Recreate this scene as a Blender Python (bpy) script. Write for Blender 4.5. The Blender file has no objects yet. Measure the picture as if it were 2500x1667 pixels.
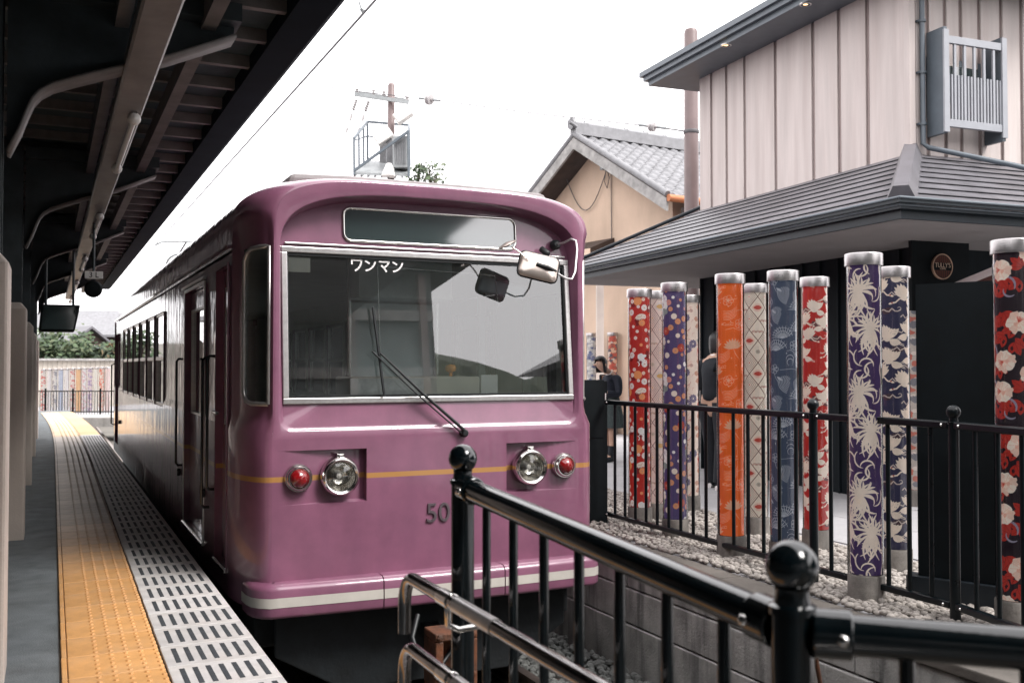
import bpy, bmesh, math, random
from mathutils import Vector, Matrix
R = math.radians
rnd = random.Random(7)
sc = bpy.context.scene
COL = sc.collection

# ------------------------------------------------------------------ camera
cam_d = bpy.data.cameras.new('camera'); cam = bpy.data.objects.new('camera', cam_d); COL.objects.link(cam)
cam.location = (0, 0, 1.30)
cam.rotation_euler = (R(90 + 1.357), 0, R(-25.04))
cam_d.lens = 34.9; cam_d.sensor_width = 36; cam_d.clip_start = .05; cam_d.clip_end = 3000
cam_d.dof.use_dof = True; cam_d.dof.focus_distance = 6.7; cam_d.dof.aperture_fstop = 5.0
sc.camera = cam
# ------------------------------------------------------------------ sky and sun
SUN_EL, SUN_AZ = R(50), R(146)      # azimuth clockwise from +Y
w = bpy.data.worlds.new('World'); sc.world = w; w.use_nodes = True
nt = w.node_tree; bg = nt.nodes['Background']
sky = nt.nodes.new('ShaderNodeTexSky'); sky.sky_type = 'NISHITA'; sky.sun_disc = False
sky.sun_elevation = SUN_EL; sky.sun_rotation = SUN_AZ; sky.dust_density = 6; sky.air_density = 1.0
hs = nt.nodes.new('ShaderNodeHueSaturation'); hs.inputs['Saturation'].default_value = .08
nt.links.new(sky.outputs[0], hs.inputs['Color'])
mx = nt.nodes.new('ShaderNodeMix'); mx.data_type = 'RGBA'; mx.inputs[0].default_value = .86
nt.links.new(hs.outputs[0], mx.inputs[6]); mx.inputs[7].default_value = (17.4, 17.0, 17.3, 1)
nt.links.new(mx.outputs[2], bg.inputs[0]); bg.inputs[1].default_value = .10
sun_d = bpy.data.lights.new('sun', 'SUN'); sun = bpy.data.objects.new('sun', sun_d); COL.objects.link(sun)
sun_d.energy = 2.2; sun_d.angle = R(20); sun_d.color = (1, .965, .93)
sv = Vector((math.sin(SUN_AZ) * math.cos(SUN_EL), math.cos(SUN_AZ) * math.cos(SUN_EL), math.sin(SUN_EL)))
sun.rotation_euler = sv.to_track_quat('Z', 'Y').to_euler()
sun.location = (0, 0, 30)
vs = sc.view_settings; vs.view_transform = 'Standard'; vs.look = 'None'; vs.exposure = 0.86; vs.gamma = 1
vs.use_curve_mapping = False
sc.render.engine = 'CYCLES'
sc.cycles.max_bounces = 10; sc.cycles.transparent_max_bounces = 24; sc.cycles.glossy_bounces = 5
sc.cycles.sample_clamp_indirect = 6; sc.cycles.caustics_reflective = False; sc.cycles.caustics_refractive = False

# ------------------------------------------------------------------ materials
def lin(r, g, b):
    f = lambda c: (c / 255 / 12.92) if c <= 10 else ((c / 255 + .055) / 1.055) ** 2.4
    return (f(r), f(g), f(b))
def rgba(c): return (c[0], c[1], c[2], 1)
def pbr(name, col, rough=.5, metal=0, var=.12, vs_=6, bump=0, bs=60, coat=0, spec=.5, col2=None, stretch=None,
        rvar=.0, objcol=False, attr=None, fine=0, dirt=None):
    m = bpy.data.materials.new(name); m.use_nodes = True; t = m.node_tree; N = t.nodes; L = t.links
    b = N['Principled BSDF']
    tc = N.new('ShaderNodeTexCoord'); mp = N.new('ShaderNodeMapping')
    if stretch: mp.inputs['Scale'].default_value = stretch
    L.new(tc.outputs['Object'], mp.inputs['Vector'])
    nz = N.new('ShaderNodeTexNoise'); nz.inputs['Scale'].default_value = vs_; nz.inputs['Detail'].default_value = 6
    nz.inputs['Roughness'].default_value = .6
    L.new(mp.outputs[0], nz.inputs['Vector'])
    rp = N.new('ShaderNodeMapRange'); rp.inputs[1].default_value = .3; rp.inputs[2].default_value = .7
    L.new(nz.outputs[0], rp.inputs[0])
    mix = N.new('ShaderNodeMix'); mix.data_type = 'RGBA'
    L.new(rp.outputs[0], mix.inputs[0])
    if objcol or attr:
        if objcol: s = N.new('ShaderNodeObjectInfo').outputs['Color']
        else:
            a = N.new('ShaderNodeVertexColor'); a.layer_name = attr; s = a.outputs[0]
        for i, k in ((6, 1 - var), (7, 1 + var)):
            mu = N.new('ShaderNodeMix'); mu.data_type = 'RGBA'; mu.blend_type = 'MULTIPLY'; mu.inputs[0].default_value = 1
            mu.clamp_result = False
            L.new(s, mu.inputs[6]); mu.inputs[7].default_value = (k, k, k, 1); L.new(mu.outputs[2], mix.inputs[i])
    else:
        c2 = col2 or tuple(min(1, c * (1 + var)) for c in col)
        c1 = col if col2 else tuple(c * (1 - var) for c in col)
        mix.inputs[6].default_value = rgba(c1); mix.inputs[7].default_value = rgba(c2)
    out = mix.outputs[2]
    if fine:
        n3 = N.new('ShaderNodeTexNoise'); n3.inputs['Scale'].default_value = 220; n3.inputs['Detail'].default_value = 2
        L.new(tc.outputs['Object'], n3.inputs['Vector'])
        r3 = N.new('ShaderNodeMapRange'); r3.inputs[1].default_value = .25; r3.inputs[2].default_value = .75
        r3.inputs[3].default_value = 1 - fine; r3.inputs[4].default_value = 1 + fine
        L.new(n3.outputs[0], r3.inputs[0])
        mu = N.new('ShaderNodeVectorMath'); mu.operation = 'SCALE'
        L.new(out, mu.inputs[0]); L.new(r3.outputs[0], mu.inputs['Scale']); out = mu.outputs[0]
    if dirt:   # (colour, scale, amount): vertical streaks
        m2 = N.new('ShaderNodeMapping'); m2.inputs['Scale'].default_value = dirt[3] if len(dirt) > 3 else (1, 1, .08)
        L.new(tc.outputs['Object'], m2.inputs['Vector'])
        n4 = N.new('ShaderNodeTexNoise'); n4.inputs['Scale'].default_value = dirt[1]; n4.inputs['Detail'].default_value = 5
        L.new(m2.outputs[0], n4.inputs['Vector'])
        r4 = N.new('ShaderNodeMapRange'); r4.inputs[1].default_value = .45; r4.inputs[2].default_value = .75
        r4.inputs[4].default_value = dirt[2]
        L.new(n4.outputs[0], r4.inputs[0])
        mm = N.new('ShaderNodeMix'); mm.data_type = 'RGBA'; L.new(r4.outputs[0], mm.inputs[0]); L.new(out, mm.inputs[6])
        mm.inputs[7].default_value = rgba(dirt[0]); out = mm.outputs[2]
    L.new(out, b.inputs['Base Color'])
    b.inputs['Roughness'].default_value = rough; b.inputs['Metallic'].default_value = metal
    b.inputs['Specular IOR Level'].default_value = spec
    if coat: b.inputs['Coat Weight'].default_value = coat; b.inputs['Coat Roughness'].default_value = .04
    if rvar:
        rr = N.new('ShaderNodeMapRange'); rr.inputs[3].default_value = max(.02, rough - rvar); rr.inputs[4].default_value = min(1, rough + rvar)
        L.new(nz.outputs[0], rr.inputs[0]); L.new(rr.outputs[0], b.inputs['Roughness'])
    if bump:
        n2 = N.new('ShaderNodeTexNoise'); n2.inputs['Scale'].default_value = bs; n2.inputs['Detail'].default_value = 5
        L.new(mp.outputs[0], n2.inputs['Vector'])
        bp = N.new('ShaderNodeBump'); bp.inputs['Strength'].default_value = min(1, bump); bp.inputs['Distance'].default_value = .01
        L.new(n2.outputs[0], bp.inputs['Height']); L.new(bp.outputs[0], b.inputs['Normal'])
    return m
def glass(name, tint, refl=1.0, base=.0, rough=.01, dust=0):
    m = bpy.data.materials.new(name); m.use_nodes = True; t = m.node_tree; N = t.nodes; L = t.links
    N.remove(N['Principled BSDF']); o = N['Material Output']
    tr = N.new('ShaderNodeBsdfTransparent'); tr.inputs[0].default_value = rgba(tint)
    gl = N.new('ShaderNodeBsdfGlossy'); gl.inputs['Roughness'].default_value = rough
    fr = N.new('ShaderNodeFresnel'); fr.inputs[0].default_value = 1.5
    ma = N.new('ShaderNodeMath'); ma.operation = 'MULTIPLY_ADD'; ma.use_clamp = True
    ma.inputs[1].default_value = refl; ma.inputs[2].default_value = base
    L.new(fr.outputs[0], ma.inputs[0])
    mi = N.new('ShaderNodeMixShader'); L.new(ma.outputs[0], mi.inputs[0]); L.new(tr.outputs[0], mi.inputs[1]); L.new(gl.outputs[0], mi.inputs[2])
    out = mi.outputs[0]
    if dust:     # thin uneven film of dust on the pane
        df = N.new('ShaderNodeBsdfDiffuse'); df.inputs[0].default_value = (.62, .64, .62, 1)
        tc = N.new('ShaderNodeTexCoord'); nz = N.new('ShaderNodeTexNoise'); nz.inputs['Scale'].default_value = 3.2; nz.inputs['Detail'].default_value = 7; nz.inputs['Roughness'].default_value = .7
        L.new(tc.outputs['Object'], nz.inputs['Vector'])
        mr = N.new('ShaderNodeMapRange'); mr.inputs[1].default_value = .32; mr.inputs[2].default_value = .72; mr.inputs[3].default_value = dust * .25; mr.inputs[4].default_value = dust
        L.new(nz.outputs[0], mr.inputs[0])
        m2 = N.new('ShaderNodeMixShader'); L.new(mr.outputs[0], m2.inputs[0]); L.new(out, m2.inputs[1]); L.new(df.outputs[0], m2.inputs[2]); out = m2.outputs[0]
    L.new(out, o.inputs['Surface'])
    return m
def emit(name, col, s):
    m = bpy.data.materials.new(name); m.use_nodes = True; b = m.node_tree.nodes['Principled BSDF']
    b.inputs['Base Color'].default_value = rgba(col); b.inputs['Emission Color'].default_value = rgba(col); b.inputs['Emission Strength'].default_value = s
    return m

M = {}
M['black_metal'] = pbr('black painted steel', (.0022, .0048, .0062), .13, 0, .3, 20, .02, 90, spec=.85, rvar=.04)
M['fence_black'] = pbr('satin black fence paint', (.0025, .005, .0065), .3, 0, .3, 20, .03, 90, spec=.32, rvar=.08)
M['matte_black'] = pbr('matte black', (.0025, .005, .0065), .7, 0, .3, 8, spec=.2)
M['dark_void'] = pbr('dark underframe', (.006, .009, .011), .8, 0, .4, 9, .3, 30)
M['chrome'] = pbr('polished steel', (.62, .60, .58), .16, 1, .08, 12, rvar=.06)
M['dark_chrome'] = pbr('tarnished steel tube', (.30, .285, .28), .14, 1, .15, 12, rvar=.06)
M['hall'] = pbr('grey hall front', (.16, .18, .18), .8, 0, .3, 2)
M['brushed'] = pbr('brushed steel', (.43, .41, .41), .30, 1, .10, 9, .06, 60, stretch=(1, 1, 14), rvar=.1)
M['alu'] = pbr('aluminium trim', (.60, .58, .57), .33, .85, .12, 30)
M['rubber'] = pbr('black rubber', (.005, .007, .008), .5, 0, .2, 20)
M['asphalt'] = pbr('platform asphalt', (.125, .140, .148), .88, 0, .30, 5, .5, 140, fine=.45, dirt=((.11, .11, .10), 2, .35, (1, .3, 1)))
M['concrete'] = pbr('concrete', (.30, .285, .27), .85, 0, .22, 4, .35, 70, fine=.18, dirt=((.12, .115, .105), 7, .6))
M['wall_block'] = pbr('stained concrete block', (.42, .415, .395), .86, 0, .3, 5, .45, 60, fine=.2, dirt=((.05, .055, .055), 11, .85, (1, 1, .10)))
M['kerb'] = pbr('kerb concrete', (.125, .112, .098), .88, 0, .3, 4, .35, 60, fine=.2)
M['column'] = pbr('beige painted concrete', (.64, .56, .50), .7, 0, .1, 3, .15, 80, fine=.06, dirt=((.25, .2, .17), 4, .4))
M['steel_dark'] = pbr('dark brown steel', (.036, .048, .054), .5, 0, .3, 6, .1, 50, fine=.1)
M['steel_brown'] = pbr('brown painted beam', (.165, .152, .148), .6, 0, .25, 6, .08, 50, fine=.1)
M['trough'] = pbr('light trough steel', (.25, .23, .222), .45, 0, .25, 5, .05, 60, rvar=.1, dirt=((.09, .06, .045), 5, .5, (1, .2, 1)))
M['deck'] = pbr('dark roof deck', (.050, .072, .082), .75, 0, .3, 4, .2, 40, fine=.15)
M['gutter_dark'] = pbr('dark blue gutter', (.010, .015, .022), .85, 0, .2, 5, spec=.08)
M['white_plastic'] = pbr('white enamel', (.75, .73, .70), .35, 0, .06, 10)
M['ball'] = M['black_metal']
M['paving'] = pbr('grey paving', (.36, .355, .365), .85, 0, .12, 2.5, .2, 90, fine=.12, dirt=((.22, .22, .22), 1.5, .5, (1, 1, 1)))
M['pebble'] = pbr('pebbles', (.20, .18, .16), .8, 0, .5, 38, .3, 120, col2=(.46, .42, .385), fine=.12)
M['ballast'] = pbr('ballast stone', (.10, .105, .10), .9, 0, .5, 30, .4, 120, col2=(.22, .225, .215), fine=.2)
M['ground'] = pbr('trackside earth', (.12, .11, .095), .95, 0, .3, 1, .4, 20, fine=.2)
M['rust'] = pbr('rusty steel', (.16, .055, .022), .75, .2, .5, 14, .5, 40, col2=(.05, .03, .022), fine=.3)
M['rail'] = pbr('rail steel', (.20, .16, .14), .4, .8, .3, 8)
M['tile'] = pbr('platform tile', (1, 1, 1), .62, 0, .16, 7, .12, 120, objcol=True, fine=.07, dirt=((.30, .24, .18), 6, .28, (1, .5, 1)))
M['insert'] = pbr('dark grip insert', (.035, .040, .046), .8, 0, .3, 40, .5, 200, fine=.3)
M['joint'] = pbr('tile bedding', (.09, .08, .07), .9)
# the train
M['paint'] = None
def paint_mat(name, stripe=True, wavy=0.0, col=(.208, .078, .132)):
    m = pbr(name, col, .42, 0, .16, 4.5, fine=.07, coat=.85, dirt=((col[0] * .62, col[1] * .62, col[2] * .70), 5, .38, (1, 1, .22)))
    t = m.node_tree; N = t.nodes; L = t.links; b = N['Principled BSDF']
    b.inputs['Coat Roughness'].default_value = .05
    src = b.inputs['Base Color'].links[0].from_socket
    tc = N.new('ShaderNodeTexCoord'); sp = N.new('ShaderNodeSeparateXYZ'); L.new(tc.outputs['Object'], sp.inputs[0])
    if stripe:
        a = N.new('ShaderNodeMath'); a.operation = 'SUBTRACT'; a.inputs[1].default_value = .630 + .9
        L.new(sp.outputs[2], a.inputs[0])
        ab = N.new('ShaderNodeMath'); ab.operation = 'ABSOLUTE'; L.new(a.outputs[0], ab.inputs[0])
        lt = N.new('ShaderNodeMath'); lt.operation = 'LESS_THAN'; lt.inputs[1].default_value = .0155; L.new(ab.outputs[0], lt.inputs[0])
        mi = N.new('ShaderNodeMix'); mi.data_type = 'RGBA'; L.new(lt.outputs[0], mi.inputs[0]); L.new(src, mi.inputs[6])
        mi.inputs[7].default_value = (.38, .185, .05, 1); L.new(mi.outputs[2], b.inputs['Base Color'])
    if wavy:
        mp = N.new('ShaderNodeMapping'); mp.inputs['Scale'].default_value = (1, 2.2, .35); L.new(tc.outputs['Object'], mp.inputs[0])
        nz = N.new('ShaderNodeTexNoise'); nz.inputs['Scale'].default_value = 3.0; nz.inputs['Detail'].default_value = 3; L.new(mp.outputs[0], nz.inputs[0])
        bp = N.new('ShaderNodeBump'); bp.inputs['Strength'].default_value = wavy; bp.inputs['Distance'].default_value = .02
        L.new(nz.outputs[0], bp.inputs['Height']); L.new(bp.outputs[0], b.inputs['Coat Normal']); L.new(bp.outputs[0], b.inputs['Normal'])
    return m
M['paint'] = paint_mat('purple train enamel', True, .05)
M['paint_side'] = paint_mat('purple train side enamel', True, .25)
M['paint_plain'] = paint_mat('purple bumper enamel', False, 0)
M['cream_band'] = pbr('cream bumper stripe', (.50, .47, .425), .5, 0, .08, 9, coat=.3)
M['windscreen'] = glass('windscreen glass', (.90, .97, .96), 2.5, .09, dust=.022)
M['side_glass'] = glass('side window glass', (.78, .84, .83), 1.6, .03)
M['sign_glass'] = pbr('destination sign glass', (.030, .045, .045), .06, 0, .3, 120, spec=1.0, fine=.3)
M['sign_glass'].node_tree.nodes['Principled BSDF'].inputs['IOR'].default_value = 1.9
M['roof_grey'] = pbr('train roof grey', (.22, .20, .20), .7, 0, .2, 5)
M['lining'] = pbr('cream interior lining', (.74, .74, .70), .6, 0, .08, 3)
M['lining_dark'] = pbr('green grey cab lining', (.16, .20, .195), .6, 0, .15, 3)
M['panel_grey'] = pbr('grey partition panel', (.60, .65, .64), .5, 0, .1, 3, fine=.08)
M['dash'] = pbr('beige console', (.72, .66, .57), .5, 0, .1, 4)
M['floor_int'] = pbr('train floor', (.20, .17, .14), .7, 0, .2, 5)
M['seat'] = pbr('green seat moquette', (.06, .12, .08), .9, 0, .2, 30)
M['white_sheet'] = pbr('white paper', (.78, .76, .74), .7, 0, .04, 8)
M['orange_knob'] = pbr('orange plastic', (.8, .30, .04), .4, 0, .05)
M['number'] = pbr('grey metal numeral', (.20, .16, .18), .3, .7, .15, 20)
M['lens_red'] = pbr('dark red lens', (.20, .006, .008), .12, 0, .3, 30, coat=1)
M['reflector'] = pbr('lamp reflector', (.80, .78, .72), .12, 1, .15, 30, .25, 50)
M['lens_clear'] = glass('headlamp lens', (.95, .95, .93), 1.6, .05, .05)
M['mirror'] = pbr('mirror back', (.58, .50, .45), .30, .8, .1, 7)
# buildings
M['clad'] = pbr('pale wood cladding', (.52, .462, .440), .75, 0, .10, 3, .12, 50, stretch=(2.5, 2.5, .25), fine=.05, dirt=((.40, .33, .31), 5, .5, (2, 2, .12)))
M['batten'] = pbr('taupe batten', (.27, .215, .205), .75, 0, .12, 5)
M['slate'] = pbr('dark metal shingle', (.110, .106, .118), .42, 0, .25, 4, .12, 50, fine=.1, rvar=.1)
M['fascia'] = pbr('dark grey gutter', (.014, .019, .024), .42, 0, .15, 8, spec=.3)
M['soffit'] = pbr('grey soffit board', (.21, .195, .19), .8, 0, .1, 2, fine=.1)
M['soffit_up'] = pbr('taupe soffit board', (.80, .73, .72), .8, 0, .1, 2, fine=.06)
M['dark_wall'] = pbr('black stained timber', (.0045, .0085, .0115), .75, 0, .4, 4, .2, 40, stretch=(2, 2, .2), fine=.15, spec=.22)
M['steel_blue'] = pbr('blue grey steel', (.095, .115, .135), .45, 0, .12, 6)
M['lattice'] = pbr('pale grey lattice', (.29, .30, .325), .5, 0, .08, 6)
M['plaster'] = pbr('beige plaster', (.56, .42, .32), .9, 0, .10, 1.2, .2, 60, fine=.07, dirt=((.38, .29, .22), 2.2, .5, (1, 1, .25)))
M['barge'] = pbr('weathered grey timber', (.33, .32, .31), .8, 0, .3, 5, .3, 30, fine=.15, dirt=((.12, .12, .12), 8, .5, (1, 1, 1)))
M['rooftile'] = pbr('grey clay tile', (.19, .19, .20), .5, 0, .2, 6, .1, 40, fine=.08)
M['wood_dark'] = pbr('dark brown timber', (.045, .028, .022), .7, 0, .3, 5, .2, 30)
M['copper'] = pbr('orange copper gutter', (.42, .15, .06), .5, .2, .2, 6)
M['pole_brown'] = pbr('brown painted pole', (.165, .118, .115), .42, 0, .15, 3, .05, 30, fine=.06, dirt=((.10, .06, .055), 4, .4))
M['galv'] = pbr('galvanised steel', (.27, .285, .29), .5, .3, .15, 8)
M['porcelain'] = pbr('grey porcelain', (.42, .40, .40), .3, 0, .1, 9, coat=.5)
M['wire'] = pbr('wire', (.10, .095, .10), .6)
M['leaf'] = pbr('leaf', (.05, .085, .038), .7, 0, .4, 3, attr='Col')
M['bark'] = pbr('bark', (.09, .07, .055), .9, 0, .3, 10, .4, 30)
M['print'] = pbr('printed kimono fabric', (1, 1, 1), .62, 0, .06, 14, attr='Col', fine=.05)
M['pole_base'] = pbr('weathered concrete foot', (.17, .155, .14), .85, 0, .35, 9, .3, 60, fine=.2, dirt=((.07, .065, .06), 14, .7))
b_ = M['print'].node_tree.nodes['Principled BSDF']      # added glow: the print emits a little of its own colour
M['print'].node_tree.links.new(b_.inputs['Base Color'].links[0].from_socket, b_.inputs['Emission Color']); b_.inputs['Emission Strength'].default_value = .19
M['acrylic'] = glass('clear acrylic tube', (.97, .97, .97), 1.7, .0, .02)
M['lampglow'] = emit('warm downlight', (1, .62, .30), 1.6)
M['skin'] = pbr('skin', (.52, .33, .24), .6, 0, .08, 9)
M['hair'] = pbr('black hair', (.010, .009, .010), .45, 0, .3, 60, .3, 120, stretch=(4, 4, 1))
M['cloth_navy'] = pbr('navy wool', (.014, .018, .030), .85, 0, .2, 20)
M['cloth_plaid'] = pbr('grey green skirt cloth', (.045, .062, .062), .85, 0, .3, 40)
M['cloth_black'] = pbr('black cloth', (.010, .013, .018), .85, 0, .2, 20)

# ------------------------------------------------------------------ mesh helpers
ORG = {}
def org(o):
    while o is not None:
        if o.name in ORG: return ORG[o.name]
        o = o.parent
    return Vector((0, 0, 0))
def tag(o, label=None, cat=None, group=None, kind=None):
    if label: o['label'] = label
    if cat: o['category'] = cat
    if group: o['group'] = group
    if kind: o['kind'] = kind
    return o
def thing(name, loc, label, cat, group=None, rz=0):
    o = bpy.data.objects.new(name, None); COL.objects.link(o); o.empty_display_size = .1
    o.location = loc; o.rotation_euler[2] = rz
    ORG[o.name] = Vector(loc)
    return tag(o, label, cat, group)
def frame(d):
    d = Vector(d).normalized()
    a = Vector((0, 0, 1)) if abs(d.z) < .9 else Vector((0, 1, 0))
    x = a.cross(d).normalized(); return x, d.cross(x), d
class MB:
    def __init__(s): s.v = []; s.f = []; s.c = []
    def add(s, vs, fs, col=None):
        n = len(s.v); s.v += [tuple(v) for v in vs]; s.f += [tuple(i + n for i in f) for f in fs]; s.c += [col] * len(fs); return s
    def box(s, x0, x1, y0, y1, z0, z1, col=None):
        return s.add([(x0, y0, z0), (x1, y0, z0), (x1, y1, z0), (x0, y1, z0), (x0, y0, z1), (x1, y0, z1), (x1, y1, z1), (x0, y1, z1)],
              [(0, 3, 2, 1), (4, 5, 6, 7), (0, 1, 5, 4), (1, 2, 6, 5), (2, 3, 7, 6), (3, 0, 4, 7)], col)
    def obox(s, c, ax, ay, az, col=None):   # centre and half-axis vectors
        c, ax, ay, az = map(Vector, (c, ax, ay, az))
        return s.add([c + i * ax + j * ay + k * az for k in (-1, 1) for i, j in ((-1, -1), (1, -1), (1, 1), (-1, 1))],
              [(0, 3, 2, 1), (4, 5, 6, 7), (0, 1, 5, 4), (1, 2, 6, 5), (2, 3, 7, 6), (3, 0, 4, 7)], col)
    def bar(s, a, b, w, h, up=(0, 0, 1)):   # rectangular bar from a to b
        a, b = Vector(a), Vector(b); d = (b - a).normalized(); u = Vector(up)
        if abs(d.dot(u)) > .98: u = Vector((0, 1, 0))
        x = d.cross(u).normalized(); z = x.cross(d)
        return s.obox((a + b) / 2, x * w / 2, (b - a) / 2, z * h / 2)
    def sweep(s, pts, r, n=12, caps=True):
        pts = [Vector(p) for p in pts]; m = len(pts)
        rs = r if isinstance(r, (list, tuple)) else [r] * m
        ring = []; px = None
        for i, p in enumerate(pts):
            d = (pts[min(i + 1, m - 1)] - pts[max(i - 1, 0)]).normalized()
            if px is None: px, py, _ = frame(d)
            else:
                px = (px - d * px.dot(d)).normalized(); py = d.cross(px)
            ring.append([p + (px * math.cos(t) + py * math.sin(t)) * rs[i] for t in (2 * math.pi * k / n for k in range(n))])
        vs = [q for g in ring for q in g]
        fs = [(i * n + k, i * n + (k + 1) % n, (i + 1) * n + (k + 1) % n, (i + 1) * n + k) for i in range(m - 1) for k in range(n)]
        if caps: fs += [tuple(range(n - 1, -1, -1)), tuple((m - 1) * n + k for k in range(n))]
        return s.add(vs, fs)
    def lathe(s, prof, c=(0, 0, 0), axis=(0, 0, 1), n=24, col=None):   # profile of (radius, height)
        x, y, d = frame(axis); c = Vector(c); m = len(prof); vs = []
        for r, h in prof:
            for k in range(n):
                t = 2 * math.pi * k / n; vs.append(c + d * h + (x * math.cos(t) + y * math.sin(t)) * max(r, 1e-5))
        fs = [(i * n + k, i * n + (k + 1) % n, (i + 1) * n + (k + 1) % n, (i + 1) * n + k) for i in range(m - 1) for k in range(n)]
        return s.add(vs, fs, col)
    def grid(s, P):   # rows of points
        r = len(P); c = len(P[0])
        return s.add([q for row in P for q in row], [(i * c + j, i * c + j + 1, (i + 1) * c + j + 1, (i + 1) * c + j) for i in range(r - 1) for j in range(c - 1)])
    def prism(s, poly, d):   # polygon of 3-D points pushed along d
        n = len(poly); d = Vector(d); poly = [Vector(p) for p in poly]
        return s.add(poly + [p + d for p in poly], [tuple(range(n)), tuple(range(2 * n - 1, n - 1, -1))] + [(i, i + n, (i + 1) % n + n, (i + 1) % n) for i in range(n)])
    def mesh(s, name, off=Vector((0, 0, 0)), smooth=None):
        me = bpy.data.meshes.new(name)
        me.from_pydata([(v[0] - off[0], v[1] - off[1], v[2] - off[2]) for v in s.v], [], s.f)
        if any(c is not None for c in s.c):
            at = me.color_attributes.new('Col', 'FLOAT_COLOR', 'CORNER'); buf = []
            for f, c in zip(s.f, s.c): buf += list(rgba(c or (1, 1, 1))) * len(f)
            at.data.foreach_set('color', buf)
        return me
    def build(s, name, mat, parent=None, smooth=None, bevel=0, seg=2, fixn=True):
        o = org(parent)
        me = s.mesh(name, o)
        if fixn:
            bm = bmesh.new(); bm.from_mesh(me); bmesh.ops.recalc_face_normals(bm, faces=bm.faces); bm.to_mesh(me); bm.free()
        return link(name, me, mat, parent, smooth, bevel, seg)
def link(name, me, mat, parent=None, smooth=None, bevel=0, seg=2):
    me.materials.clear(); me.materials.append(M[mat] if isinstance(mat, str) else mat)
    ob = bpy.data.objects.new(name, me); COL.objects.link(ob); ob.parent = parent
    if smooth:
        me.shade_smooth() if hasattr(me, 'shade_smooth') else None
        if smooth < 180 and hasattr(me, 'set_sharp_from_angle'): me.set_sharp_from_angle(angle=R(smooth))
    if bevel:
        b = ob.modifiers.new('bevel', 'BEVEL'); b.width = bevel; b.segments = seg; b.limit_method = 'ANGLE'; b.angle_limit = R(40)
    return ob
def copy_tree(o, parent=None):
    c = o.copy(); COL.objects.link(c); c.parent = parent
    if o.name in ORG: ORG[c.name] = ORG[o.name]
    for ch in list(o.children): copy_tree(ch, c)
    return c
def struct(mb, name, mat, **k):
    return tag(mb.build(name, mat, **k), kind='structure')
def text_mesh(s, size, depth=.002):
    cu = bpy.data.curves.new('txt', 'FONT'); cu.body = s; cu.size = size; cu.extrude = depth; cu.align_x = 'CENTER'; cu.align_y = 'CENTER'
    ob = bpy.data.objects.new('txt', cu); COL.objects.link(ob)
    bpy.context.view_layer.update()
    me = bpy.data.meshes.new_from_object(ob.evaluated_get(bpy.context.evaluated_depsgraph_get()))
    bpy.data.objects.remove(ob); return me
def arc(c, r, a0, a1, n, ax=(1, 0, 0), ay=(0, 0, 1)):
    c = Vector(c); ax = Vector(ax); ay = Vector(ay)
    return [c + ax * r * math.cos(R(a0 + (a1 - a0) * i / n)) + ay * r * math.sin(R(a0 + (a1 - a0) * i / n)) for i in range(n + 1)]
FW = Vector((math.sin(R(25.04)), math.cos(R(25.04)), 0)); RT = Vector((FW.y, -FW.x, 0))
def rf(r, f, z): return RT * r + FW * f + Vector((0, 0, z))   # plan coordinates turned 25 degrees from the track

# ================================================================== THE SETTING
g = MB(); g.add([(-900, -900, -1.02), (900, -900, -1.02), (900, 900, -1.02), (-900, 900, -1.02)], [(0, 1, 2, 3)])
struct(g, 'ground', 'ground')
def bend(y): return -.0018 * max(0, y - 17.5) ** 2
# platform slab with a curved far end
ys = [-9, 0, 4, 8, 12, 15, 17.5] + [18.5 + .75 * i for i in range(18)]
edge = [(.895 + bend(y), y) for y in ys]
poly = [(x, y, 0) for x, y in edge] + [(-4.2 + bend(y), y, 0) for y in reversed(ys)]
b = MB(); n = len(ys)
top = [[(-4.2 + bend(y), y, 0), (.89 + bend(y), y, 0)] for y in ys]
b.grid(top)
b.grid([[(.89 + bend(y), y, 0), (.89 + bend(y), y, -.16)] for y in ys])
b.grid([[(.80 + bend(y), y, -.16), (.80 + bend(y), y, -1.05)] for y in ys])
b.grid([[(.89 + bend(y), y, -.16), (.80 + bend(y), y, -.16)] for y in ys])
b.add([(-4.2, -9, 0), (.89, -9, 0), (.89, -9, -1.05), (-4.2, -9, -1.05)], [(0, 1, 2, 3)])
ye = ys[-1]; b.add([(-4.2 + bend(ye), ye, 0), (.89 + bend(ye), ye, 0), (.89 + bend(ye), ye, -1.05), (-4.2 + bend(ye), ye, -1.05)], [(0, 3, 2, 1)])
platform = struct(b, 'platform', 'asphalt')
# tactile and slotted edge tiles
def tile_mesh(w, l, dots=None, h=.012):
    m = MB(); c = .003; x, y = w / 2, l / 2
    vs = [(-x, -y, 0), (x, -y, 0), (x, y, 0), (-x, y, 0), (-x, -y, h - c), (x, -y, h - c), (x, y, h - c), (-x, y, h - c),
          (-x + c, -y + c, h), (x - c, -y + c, h), (x - c, y - c, h), (-x + c, y - c, h)]
    m.add(vs, [(0, 1, 5, 4), (1, 2, 6, 5), (2, 3, 7, 6), (3, 0, 4, 7), (4, 5, 9, 8), (5, 6, 10, 9), (6, 7, 11, 10), (7, 4, 8, 11), (8, 9, 10, 11)])
    for (dx, dy) in dots or []:
        m.lathe([(.0125, h - .001), (.0085, h + .006), (0, h + .0065)], (dx, dy, 0), n=7)
    return m.mesh('tile')
PITCH = .328; YW = .372; GW = .412
dots = [(-.085 + .0625 * i + .0, -.131 + .0655 * j) for i in range(5) for j in range(5)]
dots = [(-.072 + .0618 * i, -.131 + .0655 * j) for i in range(5) for j in range(5)]
me_y = tile_mesh(YW, PITCH - .006, dots); me_s = tile_mesh(.022, PITCH - .006); me_g = tile_mesh(GW, PITCH - .006)
ins = MB(); ins.box(-.0105, .0105, -.115, .115, .009, .0135); me_i = ins.mesh('insert')
far_inserts = []
row = 0
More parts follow.
